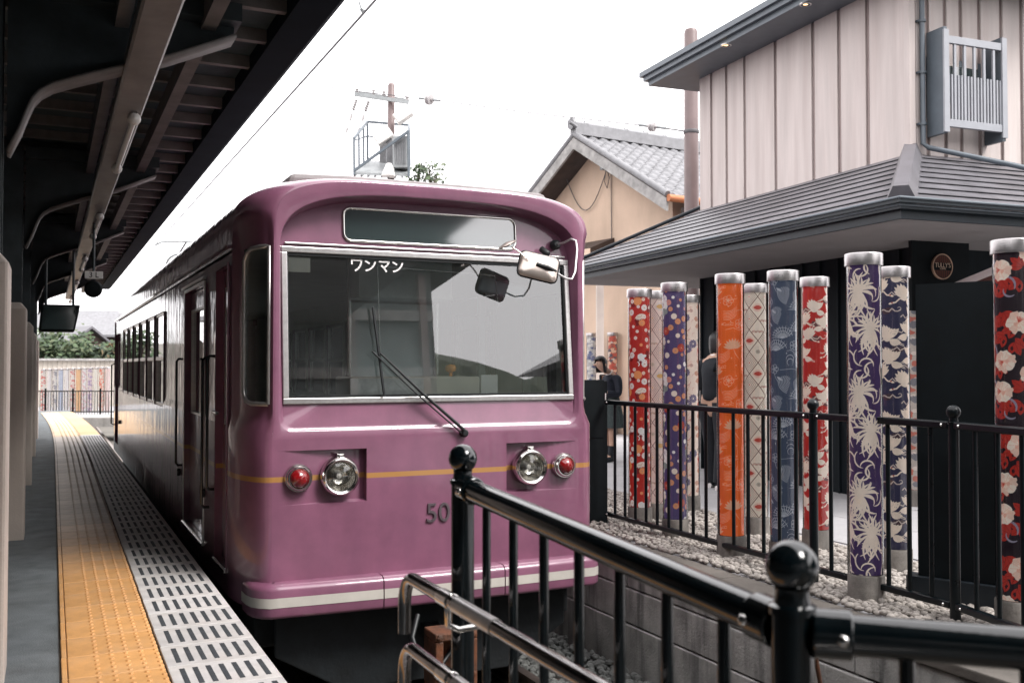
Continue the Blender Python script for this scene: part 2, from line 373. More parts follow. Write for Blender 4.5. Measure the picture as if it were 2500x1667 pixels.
def smooth01(x): x = max(0, min(1, x)); return x * x * (3 - 2 * x)
y = 1.36
tile_far = MB()
while y < 29.6:
    k = min(11, max(0, y - 4.5)); dx = bend(y); ang = math.atan(-.0036 * max(0, y - 17.5))
    yl = .088 + .0035 * k; yr = .462 + .0072 * k
    glare_fade = smooth01((y - 6.4) / 3.2); j = 1 + rnd.uniform(-.11, .07)  # paler with distance: grazing sky glare put into colour, with older faded tiles
    cy_ = [(a * (1 - glare_fade) + c * glare_fade) * j for a, c in zip((.57, .295, .105), (.62, .55, .49))]
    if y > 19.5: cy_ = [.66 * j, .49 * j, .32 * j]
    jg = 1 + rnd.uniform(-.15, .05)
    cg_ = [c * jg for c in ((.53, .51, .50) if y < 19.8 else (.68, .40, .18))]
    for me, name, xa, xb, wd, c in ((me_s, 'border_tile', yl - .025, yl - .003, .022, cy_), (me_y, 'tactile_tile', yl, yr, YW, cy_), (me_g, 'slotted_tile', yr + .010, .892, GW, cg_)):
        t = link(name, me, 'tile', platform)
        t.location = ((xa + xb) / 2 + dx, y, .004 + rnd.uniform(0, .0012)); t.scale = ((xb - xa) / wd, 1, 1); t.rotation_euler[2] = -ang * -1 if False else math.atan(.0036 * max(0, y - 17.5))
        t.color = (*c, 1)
        if name == 'slotted_tile' and y < 19.6:
            for q in range(7):
                lx = -GW / 2 + .052 + q * .0525
                if y < 13.5:
                    i_ = link('grip_insert', me_i, 'insert', t); i_.location = (lx, 0, 0)
                else:
                    tile_far.box((xa + xb) / 2 + lx * t.scale[0] - .009, (xa + xb) / 2 + lx * t.scale[0] + .009, y - .11, y + .11, .012, .0185)
    y += PITCH
tag(tile_far.build('grip_inserts_far', 'insert', platform), kind='stuff')
bed = MB(); bed.grid([[(.055 + bend(q) + .0035 * min(11, max(0, q - 4.5)), q, .003), (.893 + bend(q), q, .003)] for q in [1.2 + .5 * i for i in range(57)]])
bed.build('tile_bedding', 'joint', platform)

# track bed, rails
b = MB(); b.box(.80, 3.80, -4, 60, -1.01, -.93); struct(b, 'track_bed', 'ground')
tr = thing('railway_track', (2.226, 10, -.93), 'rusty narrow pair of rails on sleepers under the purple train', 'track')
for s in (-1, 1):
    x = 2.226 + s * .72; r_ = MB()
    r_.prism([(x - .055, 2.2, -.90), (x + .055, 2.2, -.90), (x + .055, 2.2, -.885), (x + .012, 2.2, -.87), (x + .012, 2.2, -.815), (x + .032, 2.2, -.80), (x + .032, 2.2, -.775), (x - .032, 2.2, -.775), (x - .032, 2.2, -.80), (x - .012, 2.2, -.815), (x - .012, 2.2, -.87), (x - .055, 2.2, -.885)], (0, 50, 0))
    r_.build('rail', 'rail', tr)
for i in range(30):
    s_ = MB(); yy = 2.5 + i * .62; s_.box(1.15, 3.3, yy, yy + .2, -.99, -.902); s_.build('sleeper', 'wood_dark', tr, bevel=.01)
# stones
def stones(name, mat, pts, rmin, rmax, flat, sub, seed, parent=None):
    rr = random.Random(seed); bm = bmesh.new(); bmesh.ops.create_icosphere(bm, subdivisions=sub, radius=1)
    bv = [v.co.copy() for v in bm.verts]; bf = [[v.index for v in f.verts] for f in bm.faces]; bm.free()
    V = []; Fc = []
    for (x, y, z) in pts:
        r_ = rr.uniform(rmin, rmax); rot = Matrix.Rotation(rr.uniform(0, 6.28), 3, 'Z') @ Matrix.Rotation(rr.uniform(-.5, .5), 3, 'X')
        sx, sy, sz = rr.uniform(.85, 1.25), rr.uniform(.65, 1.0), flat * rr.uniform(.8, 1.2); n0 = len(V)
        d1 = Vector((rr.gauss(0, 1), rr.gauss(0, 1), rr.gauss(0, 1))).normalized()
        for v in bv:
            k = 1 + .16 * v.dot(d1) * abs(v.dot(d1)) + rr.uniform(-.07, .07)
            p = rot @ Vector((v.x * sx * r_ * k, v.y * sy * r_ * k, v.z * sz * r_ * k)); V.append((p.x + x, p.y + y, p.z + z))
        Fc += [[a + n0 for a in f] for f in bf]
    me = bpy.data.meshes.new(name); me.from_pydata(V, [], Fc)
    return me
pts = []
def scatter(x0, x1, y0, y1, step, z, jit=.45):
    out = []; y = y0; odd = 0
    while y < y1:
        x = x0 + (step / 2 if odd else 0)
        while x < x1:
            out.append((x + rnd.uniform(-jit, jit) * step, y + rnd.uniform(-jit, jit) * step, z + rnd.uniform(-.006, .010))); x += step
        y += step * .86; odd ^= 1
    return out
P = scatter(4.075, 5.35, 2.2, 6.6, .041, -.040) + scatter(4.075, 5.5, 6.6, 10.6, .052, -.040)
me = stones('gravel', 'pebble', P, .021, .033, .62, 1, 3)
tag(link('gravel', me, 'pebble', None, 179), 'pale rounded pebbles spread around the feet of the kimono columns', 'gravel', kind='stuff')
P = scatter(2.95, 3.74, 3.4, 7.6, .062, -.905) + scatter(3.3, 3.74, 4.2, 7.6, .075, -.865)
me = stones('ballast', 'ballast', P, .03, .048, .8, 1, 5)
tag(link('ballast', me, 'ballast', None), 'dark grey crushed stone ballast beside the track below the wall', 'gravel', kind='stuff')

# raised paving to the right of the pit
b = MB(); b.box(4.05, 70, -20, 80, -1.01, -.062); pav = struct(b, 'pavement', 'paving')
# paving slabs along the path behind the columns
sl = MB(); sl.box(-.448, .448, -.448, .448, 0, .010); me_p = sl.mesh('slab')
for i in range(3):
    for j in range(16):
        if j < 3 and i > 1: continue
        o = link('paving_slab', me_p, 'paving', pav, bevel=.004); o.location = (5.95 + .9 * i, 4.6 + .9 * j, -.062 + rnd.uniform(0, .002))
# retaining wall of the pit
rw = thing('retaining_wall', (3.8, 5, -1), 'stained grey concrete block wall along the pit below the black fence', 'wall')
c_ = MB(); c_.box(3.79, 4.05, -4, 40, -1.0, -.12); c_.build('core', 'concrete', rw)
for r_i, (z0, z1, xf) in enumerate(((-.275, -.112, 3.752), (-.525, -.285, 3.742), (-.94, -.535, 3.732))):
    y0 = .6 + (r_i % 2) * .55
    while y0 < 18:
        q = MB(); q.box(xf + rnd.uniform(0, .004), 3.80, y0, y0 + 1.092, z0, z1); q.build('block', 'wall_block', rw, bevel=.007)
        y0 += 1.1
y0 = .4
while y0 < 18:
    q = MB(); q.box(3.735, 4.062, y0, y0 + 1.19, -.105, -.055 + rnd.uniform(-.002, .002)); q.build('kerb_stone', 'kerb', rw, bevel=.008); y0 += 1.2

# ================================================================== CANOPY
cn = thing('platform_canopy', (-.32, 8, 0), 'dark steel platform canopy with ribbed roof on beige based columns', 'canopy')
Y0, Y1 = -5.0, 23.0
q = MB(); q.box(-5, 1.185, Y0, Y1, 3.02, 3.075); q.build('roof_deck', 'deck', cn)
yy = Y0 + .1
ribs = []
rb = MB(); rb.box(-2.4, 1.0, -.022, .022, 2.955, 3.02)
me_r = None
while yy < Y1 - .05:
    q = MB(); q.box(-2.4, 1.0, yy - .022, yy + .022, 2.955, 3.018)
    if me_r is None: o = q.build('rib', 'steel_brown', cn); me_r = o.data; y_first = yy
    else: o = link('rib', me_r, 'steel_brown', cn); o.location[1] = yy - y_first
    yy += .478
g_ = MB()
g_.prism([(1.0, Y0, 2.925), (1.17, Y0, 2.925), (1.205, Y0, 2.955), (1.215, Y0, 3.09), (1.19, Y0, 3.09), (1.18, Y0, 2.98), (1.0, Y0, 3.019)], (0, Y1 - Y0, 0))
g_.build('gutter', 'gutter_dark', cn)
q = MB(); q.box(.62, .685, Y0, Y1, 2.84, 2.954); q.build('purlin', 'steel_brown', cn)
q = MB(); q.box(.252, .312, Y0, Y1, 2.80, 2.954); q.build('purlin', 'steel_brown', cn)
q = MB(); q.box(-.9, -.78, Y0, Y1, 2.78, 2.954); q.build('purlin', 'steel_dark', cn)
arm = [(-.17, 2.20), (-.125, 2.30), (-.10, 2.375), (-.078, 2.43), (-.048, 2.47), (.0, 2.505), (.093, 2.545), (.28, 2.618), (.47, 2.685), (.765, 2.82)]
for i in range(-3, 5):
    yc = 4.72 + 3.72 * i
    if yc < Y0: continue
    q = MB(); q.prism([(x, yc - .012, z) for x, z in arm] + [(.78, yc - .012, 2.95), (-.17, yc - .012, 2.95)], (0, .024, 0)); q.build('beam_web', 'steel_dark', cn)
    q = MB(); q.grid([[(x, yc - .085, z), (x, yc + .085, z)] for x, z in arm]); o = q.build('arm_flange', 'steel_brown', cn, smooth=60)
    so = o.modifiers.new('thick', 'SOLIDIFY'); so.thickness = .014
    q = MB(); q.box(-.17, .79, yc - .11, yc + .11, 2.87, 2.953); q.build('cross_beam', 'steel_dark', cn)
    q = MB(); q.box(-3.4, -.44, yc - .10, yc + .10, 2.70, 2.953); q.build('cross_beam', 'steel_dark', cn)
    p = MB(); p.box(-.44, -.185, yc - .10, yc - .085, 1.6, 2.95).box(-.44, -.185, yc + .085, yc + .10, 1.6, 2.95).box(-.32, -.30, yc - .086, yc + .086, 1.6, 2.95)
    po = p.build('post', 'steel_dark', cn)
    if yc > 1:
        q = MB(); a, c, h = .175, .15, 1.77
        x0, x1, y0, y1 = -.50, -.15, yc - .175, yc + .175
        q.add([(x0, y0, 0), (x1, y0, 0), (x1, y1, 0), (x0, y1, 0), (x0, y0, h - .05), (x1, y0, h - .05), (x1, y1, h - .05), (x0, y1, h - .05), (x0 + .04, y0 + .04, h), (x1 - .04, y0 + .04, h), (x1 - .04, y1 - .04, h), (x0 + .04, y1 - .04, h)],
              [(0, 1, 5, 4), (1, 2, 6, 5), (2, 3, 7, 6), (3, 0, 4, 7), (4, 5, 9, 8), (5, 6, 10, 9), (6, 7, 11, 10), (7, 4, 8, 11), (8, 9, 10, 11)])
        q.build('column_base', 'column', cn, bevel=.012)
# lamp trough and tubes
q = MB(); q.prism([(.290, -4, 2.655), (.290, -4, 2.602), (.300, -4, 2.592), (.42, -4, 2.592), (.430, -4, 2.602), (.430, -4, 2.655)], (0, 25.4, 0)); tro = q.build('lamp_trough', 'trough', cn)
for yy in [-2.6 + .5 * i for i in range(0)]: pass
lab = ['nearest tube lamp under the canopy trough, above the platform tiles', 'second tube lamp along the canopy trough from the camera', 'third tube lamp along the canopy trough, smaller in view', 'fourth tube lamp along the canopy trough near the 3L sign', 'farthest tube lamp at the far end of the canopy trough']
for i in range(5):
    ya = 5.36 + 3.70 * i; t = thing('tube_lamp', (.385, ya, 2.55), lab[i], 'lamp', 'tube lamps under the canopy')
    q = MB(); q.sweep([(.385, ya + .06, 2.552), (.385, ya + 1.42, 2.552)], .016, 10); q.build('tube', 'white_plastic', t, smooth=60)
    for e in (ya, ya + 1.42):
        q = MB(); q.lathe([(0, -.03), (.022, -.025), (.034, 0), (.03, .03), (.018, .05), (0, .05)], (.385, e + .02, 2.555), (0, 1, 0), 14); q.build('end_cap', 'white_plastic', t, smooth=60)
        q = MB(); q.box(.372, .398, e + .005, e + .035, 2.565, 2.5915); q.build('bracket', 'trough', t)
# hanging stop sign with mirror lamp
t = thing('stop_sign', (.367, 9.78, 2.0), 'small white 3L stop plate over a round black signal lamp hanging from canopy', 'sign')
q = MB(); q.sweep([(.367, 9.80, 2.14), (.367, 9.80, 2.60)], .012, 8); q.build('hanger', 'steel_dark', t)
q = MB(); q.box(.292, .446, 9.775, 9.787, 2.082, 2.152); pl = q.build('plate', 'white_plastic', t, bevel=.004)
me = text_mesh('3 L', .068, .001); o = link('lettering', me, 'matte_black', pl); o.rotation_euler = (R(90), 0, 0); o.location = Vector((.369, 9.7735, 2.116)) - Vector((.367, 9.78, 2.0))
q = MB(); q.lathe([(.0, .05), (.06, .045), (.076, .02), (.078, -.03), (.070, -.036), (.066, -.02), (.045, 0)], (.367, 9.80, 1.993), (0, -1, 0), 28); q.build('lamp_hood', 'matte_black', t, smooth=50)
q = MB(); q.lathe([(.046, 0), (.03, .012), (0, .016)], (.367, 9.80, 1.993), (0, -1, 0), 20); q.build('lens', 'porcelain', t, smooth=60)
# ceiling hung monitor housing
t = thing('hanging_monitor', (.1, 12, 1.67), 'dark tilted monitor housing hanging under the canopy by the columns', 'monitor')
q = MB(); q.prism([(-.10, 12.0, 1.672), (.262, 12.0, 1.672), (.318, 12.0, 1.965), (-.075, 12.0, 1.965)], (0, .42, 0)); hs_ = q.build('housing', 'dark_void', t, bevel=.012)
q = MB(); q.prism([(-.075, 11.996, 1.69), (.245, 11.996, 1.69), (.292, 11.996, 1.945), (-.052, 11.996, 1.945)], (0, -.006, 0)); q.build('screen', 'sign_glass', hs_)
for x in (-.03, .25):
    q = MB(); q.sweep([(x, 12.2, 1.965), (x, 12.2, 2.94)], .014, 8); q.build('hanger', 'steel_dark', t)

# ================================================================== THE TRAIN
CX = 2.226; YF = 5.85; HW = 1.208; YS = 6.35; YE = 18.1; CA, CB = .172, .50      # corner ellipse
train = thing('train', (CX, YF, -.9), 'glossy purple single tram car standing at the platform, front towards us', 'train')
def sgn(v): return 1 if v >= 0 else -1
ZS = [-.12, .2, .45, .7, .9, .98, 1.02, 1.07, 1.2, 1.4, 1.6, 1.8, 1.92, 2.0]
def section(hw, ztop, n=5.0, m=56, z0=2.02):
    pts = [(-hw, z) for z in ZS]
    for i in range(m + 1):
        t = math.pi - math.pi * i / m; c, s = math.cos(t), math.sin(t)
        pts.append((hw * sgn(c) * abs(c) ** (2 / n), z0 + (ztop - z0) * abs(s) ** (2 / n) - .045 * c * c * abs(s)))
    return pts + [(hw, z) for z in reversed(ZS)]
RINGS = [0, 4, 9, 15, 22, 30, 40, 50, 58, 65, 72, 79, 85, 90]
def sstep(x, a, b): x = max(0, min(1, (x - a) / (b - a))); return x * x * (3 - 2 * x)
def corner(a, x, z, ref):   # point of the rounded nose at ring angle a
    return
def ring(a):
    s, c = math.sin(R(a)), math.cos(R(a))
    hw = HW - CA * (1 - s); zt = 2.47 - .055 * (1 - s); y = YF + CB * (1 - c); nx_, ny_ = s / CA, c / CB; nl_ = math.hypot(nx_, ny_); nx_ /= nl_; ny_ /= nl_
    out = []
    for (x, z) in section(hw, zt):
        tp = .016 * sstep(z, .92, .985); k = sstep(a, 6, 13) * (1 - sstep(a, 78, 87)) * sstep(z, .94, 1.0) * (1 - sstep(z, 2.10, 2.20)) * sstep(abs(x), .8, .9)
        out.append((CX + x * (1 - tp / HW) - sgn(x) * .026 * nx_ * k, y + .026 * ny_ * k, z))
    return out
def side_hole(a0, a1, z0, z1): return 15 <= a0 and a1 <= 65 and z0 >= 1.07 - 1e-6 and z1 <= 2.0 + 1e-6
rings = [ring(a) for a in RINGS]
nose = MB()
nv = len(rings[0]); nose.v = [p for r_ in rings for p in r_]
for i in range(len(RINGS) - 1):
    for j in range(nv - 1):
        z0, z1 = sorted((rings[i][j][2], rings[i][j + 1][2]))
        if (j < len(ZS) - 1 or j >= nv - len(ZS)) and side_hole(RINGS[i], RINGS[i + 1], z0, z1): continue
        nose.f.append((i * nv + j, i * nv + j + 1, (i + 1) * nv + j + 1, (i + 1) * nv + j)); nose.c.append(None)
# flat front below the belt, with wedge-shaped lamp recesses
RX0, RX1, RZ0, RZ1 = .467, .982, .477, .795
H0 = HW - CA
def yp(z): return YF + .016 + max(0, z - .91) * .085          # leaning window panel
xs = [-H0, -RX1, -RX0, RX0, RX1, H0]; zs = [-.12, RZ0, RZ1, .86]
for i in range(5):
    for j in range(3):
        if j == 1 and i in (1, 3): continue
        nose.add([(CX + xs[i], YF, zs[j]), (CX + xs[i + 1], YF, zs[j]), (CX + xs[i + 1], YF, zs[j + 1]), (CX + xs[i], YF, zs[j + 1])], [(0, 1, 2, 3)])
for s in (-1, 1):
    a, b_, d = CX + s * RX1, CX + s * RX0, .062
    nose.add([(a, YF, RZ0), (b_, YF, RZ0), (b_, YF, RZ1), (a, YF, RZ1), (b_, YF + d, RZ0 + .012), (b_, YF + d, RZ1 - .012)],
             [(0, 4, 5, 3), (1, 2, 5, 4), (0, 1, 4), (3, 5, 2)])
# surround, recess and window panel, sampled as rays from one centre
CZ = 1.50
def hitpoly(poly, th):
    d = (math.cos(th), math.sin(th)); best = None
    for i in range(len(poly)):
        (x0, z0), (x1, z1) = poly[i], poly[(i + 1) % len(poly)]; z0 -= CZ; z1 -= CZ
        ex, ez = x1 - x0, z1 - z0; den = d[0] * ez - d[1] * ex
        if abs(den) < 1e-12: continue
        t = (x0 * ez - z0 * ex) / den; u = (x0 * d[1] - z0 * d[0]) / den
        if t > 0 and -1e-9 <= u <= 1 + 1e-9 and (best is None or t < best): best = t
    return (d[0] * best, CZ + d[1] * best)
outer = [(x - CX, z) for x, y, z in rings[0] if z >= .86 - 1e-6]
outer = [(-H0, .86)] + outer + [(H0, .86)]
def recess(half, zb, rb, ztop, zsd=2.0):
    p = []
    for a in range(180, 271, 10): p.append((-half + rb + rb * math.cos(R(a)), zb + rb + rb * math.sin(R(a))))
    for a in range(270, 361, 10): p.append((half - rb + rb * math.cos(R(a)), zb + rb + rb * math.sin(R(a))))
    for i in range(31):
        t = math.pi * i / 30; c, s = math.cos(t), math.sin(t)
        p.append((half * sgn(c) * abs(c) ** (2 / 3.4), zsd + (ztop - zsd) * abs(s) ** (2 / 2.6)))
    return p
rec = recess(1.005, .905, .085, 2.352)
rc2 = recess(.985, .922, .075, 2.335); rc3 = recess(.979, .93, .07, 2.328)
WX, WZ0, WZ1 = .948, 1.098, 1.982
opening = [(-WX, WZ0), (WX, WZ0), (WX, WZ1), (-WX, WZ1)]
angs = sorted(set([2 * math.pi * i / 200 for i in range(200)] + [math.atan2(z - CZ, x) % (2 * math.pi) for x, z in opening + [(-H0, .86), (H0, .86)]]))
lay = []
for poly_, yy in ((outer, lambda z: YF), (rec, lambda z: YF), (recess(.997, .911, .08, 2.345), lambda z: YF + .004), (rc2, lambda z: YF + .014 + max(0, z - 1.0) * .03), (rc3, lambda z: max(yp(z) - .012, YF + .016)), (recess(.972, .937, .065, 2.320), yp), (opening, yp)):
    lay.append([(CX + q[0], yy(q[1]), q[1]) for q in (hitpoly(poly_, th) for th in angs)])
n = len(angs); base = len(nose.v)
nose.v += [p for l in lay for p in l]
for i in range(len(lay) - 1):
    for j in range(n):
        nose.f.append((base + i * n + j, base + i * n + (j + 1) % n, base + (i + 1) * n + (j + 1) % n, base + (i + 1) * n + j)); nose.c.append(None)
o = nose.build('nose', 'paint', train, smooth=38)
bm = bmesh.new(); bm.from_mesh(o.data); bmesh.ops.remove_doubles(bm, verts=bm.verts, dist=.0004); bmesh.ops.recalc_face_normals(bm, faces=bm.faces); bm.to_mesh(o.data); bm.free()
o.data.shade_smooth(); o.data.set_sharp_from_angle(angle=R(34))
# sides
def wall(mb, X, y0, y1, z0, z1, holes):
    tpx = lambda z: .016 * sstep(z, .92, .985) * sgn(CX - X)
    yb = sorted({y0, y1} | {h[0] for h in holes} | {h[1] for h in holes}); zb = sorted({z0, z1, .92, .95, .985} | {h[2] for h in holes} | {h[3] for h in holes})
    for i in range(len(yb) - 1):
        for j in range(len(zb) - 1):
            cy, cz = (yb[i] + yb[i + 1]) / 2, (zb[j] + zb[j + 1]) / 2
            if any(h[0] < cy < h[1] and h[2] < cz < h[3] for h in holes): continue
            xa, xb_ = X + tpx(zb[j]), X + tpx(zb[j + 1]); mb.add([(xa, yb[i], zb[j]), (xa, yb[i + 1], zb[j]), (xb_, yb[i + 1], zb[j + 1]), (xb_, yb[i], zb[j + 1])], [(0, 1, 2, 3)])
WIN = [(10.23 + .987 * i, 10.23 + .987 * i + .873, .89, 1.825) for i in range(6)]
HL = [(6.40, 6.84, .03, 1.925), (7.42, 8.54, .03, 1.885), (17.0, 17.85, .03, 1.80)] + WIN
HR = [(6.42, 7.0, 1.06, 1.82), (7.5, 8.5, .03, 1.885)] + WIN
def hollow(mb, X, dx, h):   # reveal around an opening
    y0, y1, z0, z1 = h
    mb.add([(X, y0, z0), (X, y1, z0), (X, y1, z1), (X, y0, z1), (X + dx, y0, z0), (X + dx, y1, z0), (X + dx, y1, z1), (X + dx, y0, z1)], [(0, 1, 5, 4), (1, 2, 6, 5), (2, 3, 7, 6), (3, 0, 4, 7)])
for X, HS, s in ((CX - HW, HL, 1), (CX + HW, HR, -1)):
    m_ = MB(); wall(m_, X, YS, YE, -.12, 2.02, HS)
    for h in HS: hollow(m_, X, s * .06, h)
    m_.build('side_wall', 'paint_side', train, fixn=False)
    m_ = MB(); wall(m_, X + s * .062, YS, YE, .04, 2.10, HS); m_.build('side_lining', 'lining', train)
rfm = MB(); sec = [p for p in section(HW, 2.47) if p[1] >= 2.0 - 1e-6]
rfm.grid([[(CX + x * (1 - .016 / HW) * (1 - .10 * k), y, 2.0 + (z - 2.0) * (1 - .25 * k)) for x, z in sec] for y, k in ((YS, 0), (8, 0), (12, 0), (17.3, 0), (17.8, .25), (18.1, 1))])
rfm.build('roof', 'paint_side', train, smooth=60)
for s in (-1, 1):
    q = MB(); xg = CX + s * (HW - .016); q.box(*sorted((xg, xg + s * .022)), YS + .02, YE - .1, 2.03, 2.052); q.build('rain_gutter', 'paint_plain', train)
q = MB(); q.box(CX - HW, CX + HW, YE - .01, YE, -.12, 2.02); q.build('rear_wall', 'paint_side', train)
q = MB(); q.prism([(CX - .92, 6.10, 2.38), (CX - .88, 6.10, 2.485), (CX - .5, 6.10, 2.50), (CX + .5, 6.10, 2.50), (CX + .88, 6.10, 2.485), (CX + .92, 6.10, 2.38)], (0, 10.9, 0)); q.build('roof_cover', 'roof_grey', train, bevel=.03)
# floor, ceiling, back of the saloon
q = MB(); q.box(CX - HW + .07, CX + HW - .07, 6.4, YE - .05, .0, .05).box(CX - .97, CX + .97, 5.93, 6.4, .0, .049); q.build('floor', 'floor_int', train)
q = MB(); q.box(CX - HW + .07, CX + HW - .07, 6.42, YE - .05, 2.10, 2.13).box(CX - .93, CX + .93, 6.03, 6.42, 2.10, 2.129); q.build('ceiling', 'lining', train)
q = MB(); q.box(CX - HW + .07, CX + HW - .07, YE - .06, YE - .02, .05, 2.1); q.build('rear_lining', 'lining_dark', train)
for s in (-1, 1):
    q = MB(); xw = CX + s * (HW - .07); q.box(*sorted((xw, xw - s * .42)), 9.6, 16.2, .32, .44); q.box(*sorted((xw, xw - s * .10)), 9.6, 16.2, .44, .86); q.build('bench_seat', 'seat', train, bevel=.03)
# windows on both sides
def rframe(mb, X0, X1, y0, y1, z0, z1, t):
    a, b_ = sorted((X0, X1))
    mb.box(a, b_, y0, y1, z0, z0 + t).box(a, b_, y0, y1, z1 - t, z1).box(a, b_, y0, y0 + t, z0 + t, z1 - t).box(a, b_, y1 - t, y1, z0 + t, z1 - t)
me_cache = {}
for X, s in ((CX - HW, 1), (CX + HW, -1)):
    for i, h in enumerate(WIN):
        if i == 0:
            m_ = MB(); rframe(m_, X + s * .012, X + s * .048, h[0], h[1], h[2], h[3], .032); m_.box(*sorted((X + s * .008, X + s * .05)), h[0] + .03, h[1] - .03, 1.345, 1.385)
            f = m_.build('window_frame', 'alu', train, bevel=.004); me_cache[s] = f.data
            m_ = MB(); m_.box(*sorted((X + s * .02, X + s * .026)), h[0] + .03, h[1] - .03, 1.38, h[3] - .03); u = m_.build('pane', 'side_glass', f)
            m_ = MB(); m_.box(*sorted((X + s * .034, X + s * .040)), h[0] + .03, h[1] - .03, h[2] + .03, 1.35); l = m_.build('pane', 'side_glass', f); mu, ml = u.data, l.data
        else:
            f = link('window_frame', me_cache[s], 'alu', train, bevel=.004); f.location[1] = .987 * i
            link('pane', mu, 'side_glass', f); link('pane', ml, 'side_glass', f)
def leaf(X, s, h, g0, g1, dep, nm):
    m_ = MB(); a, b_ = sorted((X + s * dep, X + s * (dep + .035))); y0, y1, z0, z1 = h
    m_.box(a, b_, y0, y1, z0, g0).box(a, b_, y0, y1, g1, z1).box(a, b_, y0, y0 + .10, g0, g1).box(a, b_, y1 - .10, y1, g0, g1)
    d = m_.build(nm, 'paint_side', train)
    m_ = MB(); m_.box(a + .012, b_ - .012, y0 + .10, y1 - .10, g0, g1); m_.build('pane', 'side_glass', d)
    m_ = MB(); rframe(m_, a - .006 if s > 0 else a, b_ if s > 0 else b_ + .006, y0 + .09, y1 - .09, g0 - .01, g1 + .01, .018); m_.build('pane_frame', 'alu', d)
    return d
d1 = leaf(CX - HW, 1, (7.42, 8.54, .035, 1.88), .92, 1.735, .045, 'passenger_door')
d2 = leaf(CX - HW, 1, (6.40, 6.84, .035, 1.92), .92, 1.80, .045, 'cab_door')
d3 = leaf(CX - HW, 1, (17.0, 17.85, .035, 1.795), .92, 1.68, .045, 'rear_door')
d4 = leaf(CX + HW, -1, (7.5, 8.5, .035, 1.88), .92, 1.735, .045, 'passenger_door')
q = MB(); q.box(CX + HW - .05, CX + HW - .044, 6.42, 7.0, 1.06, 1.82); q.build('cab_window', 'side_glass', train)
X = CX - HW
for (y0, y1, z) in ((6.38, 6.86, .028), (7.40, 8.56, .028)):
    q = MB(); q.box(X - .018, X + .05, y0, y1, z - .022, z); q.build('door_sill', 'chrome', train, bevel=.003)
q = MB(); rframe(q, X - .006, X + .004, 7.395, 8.565, .01, 1.91, .024); q.build('door_surround', 'alu', train)
q = MB(); rframe(q, X - .006, X + .004, 6.378, 6.862, .01, 1.945, .020); q.build('door_surround', 'paint_plain', train)
q = MB(); q.box(X - .022, X + .0, 7.34, 8.62, 1.916, 1.935); q.build('drip_rail', 'alu', train)
for (yy, za, zb) in ((7.13, .32, 1.35), (6.89, .47, 1.36), (8.66, .47, 1.35)):
    q = MB(); q.sweep([(X, yy, za), (X - .035, yy, za), (X - .05, yy, za + .02), (X - .05, yy, zb - .02), (X - .035, yy, zb), (X, yy, zb)], .010, 8); q.build('grab_rail', 'black_metal', train, smooth=60)
q = MB(); q.sweep([(X, 17.95, .3), (X - .05, 17.95, .32), (X - .05, 17.95, 1.3), (X, 17.95, 1.32)], .012, 8); q.build('grab_rail', 'black_metal', train, smooth=60)
q = MB(); q.sweep([(X - .03, 6.75, .99), (X - .03, 6.60, .99)], .012, 8); q.build('door_handle', 'chrome', train, smooth=60)
for yy, zz in ((8.79, .40), (7.34, .393), (16.5, .42)):
    q = MB(); q.box(X - .02, X, yy - .03, yy + .03, zz - .012, zz + .012).box(X - .026, X, yy - .012, yy + .012, zz - .03, zz + .03); q.build('latch', 'rubber', train)
# corner windows
for sd in (0, 1):
    def cp(a, z, off=0):
        s_, c_ = math.sin(R(a)), math.cos(R(a)); nx_, ny_ = s_ / CA, c_ / CB; nl_ = math.hypot(nx_, ny_); x = (HW - CA * (1 - s_)) * (1 - .016 / HW) + (off - .026) * nx_ / nl_; y = YF + CB * (1 - c_) - (off - .026) * ny_ / nl_
        return Vector((CX + (x if sd else -x), y, z))
    al = [15 + 50 * i / 8 for i in range(9)]
    zz = [1.07 + .93 * i / 4 for i in range(5)]
    q = MB(); q.grid([[cp(a, z, -.008) for a in al] for z in zz]); gl = q.build('corner_window', 'side_glass', train, smooth=60)
    rr_ = .05; loop = [cp(15, 1.07), cp(15, 1.5), cp(15, 2.0), cp(24, 2.0), cp(36, 2.0), cp(51, 1.995), cp(59, 1.975), cp(65, 1.93), cp(65, 1.7), cp(65, 1.5), cp(65, 1.2), cp(65, 1.13), cp(60, 1.085), cp(50, 1.07), cp(36, 1.07), cp(24, 1.07), cp(15, 1.07)]
    q = MB(); q.sweep(loop, .014, 8, False); q.build('window_frame', 'alu', gl, smooth=60)
# windscreen
def pp(x, z, off=0): return Vector((CX + x, yp(z) - off, z))
q = MB(); q.add([pp(-WX, WZ0, -.012), pp(WX, WZ0, -.012), pp(WX, WZ1, -.012), pp(-WX, WZ1, -.012)], [(0, 1, 2, 3)]); ws = q.build('windscreen', 'windscreen', train)
FX, FZ0, FZ1 = .972, 1.068, 2.012
q = MB()
for a, b_ in (((-FX, FZ0 + .018), (FX, FZ0 + .018)), ((-FX, FZ1 - .018), (FX, FZ1 - .018)), ((-FX + .018, FZ0 + .036), (-FX + .018, FZ1 - .036)), ((FX - .018, FZ0 + .036), (FX - .018, FZ1 - .036))):
    q.bar(pp(*a, .004), pp(*b_, .004), .036, .026, (0, -1, .085)) if a[1] != b_[1] else q.bar(pp(*a, .004), pp(*b_, .004), .036 if False else .026, .036)
q.build('windscreen_frame', 'alu', ws, bevel=.005)
q = MB()
for a, b_ in (((-.935, 1.11), (.935, 1.11)), ((-.935, 1.968), (.935, 1.968)), ((-.937, 1.12), (-.937, 1.958)), ((.937, 1.12), (.937, 1.958))):
    q.bar(pp(*a, -.004), pp(*b_, -.004), .014, .018) if a[1] == b_[1] else q.bar(pp(*a, -.004), pp(*b_, -.004), .018, .014, (0, -1, 0))
q.build('window_seal', 'rubber', ws)
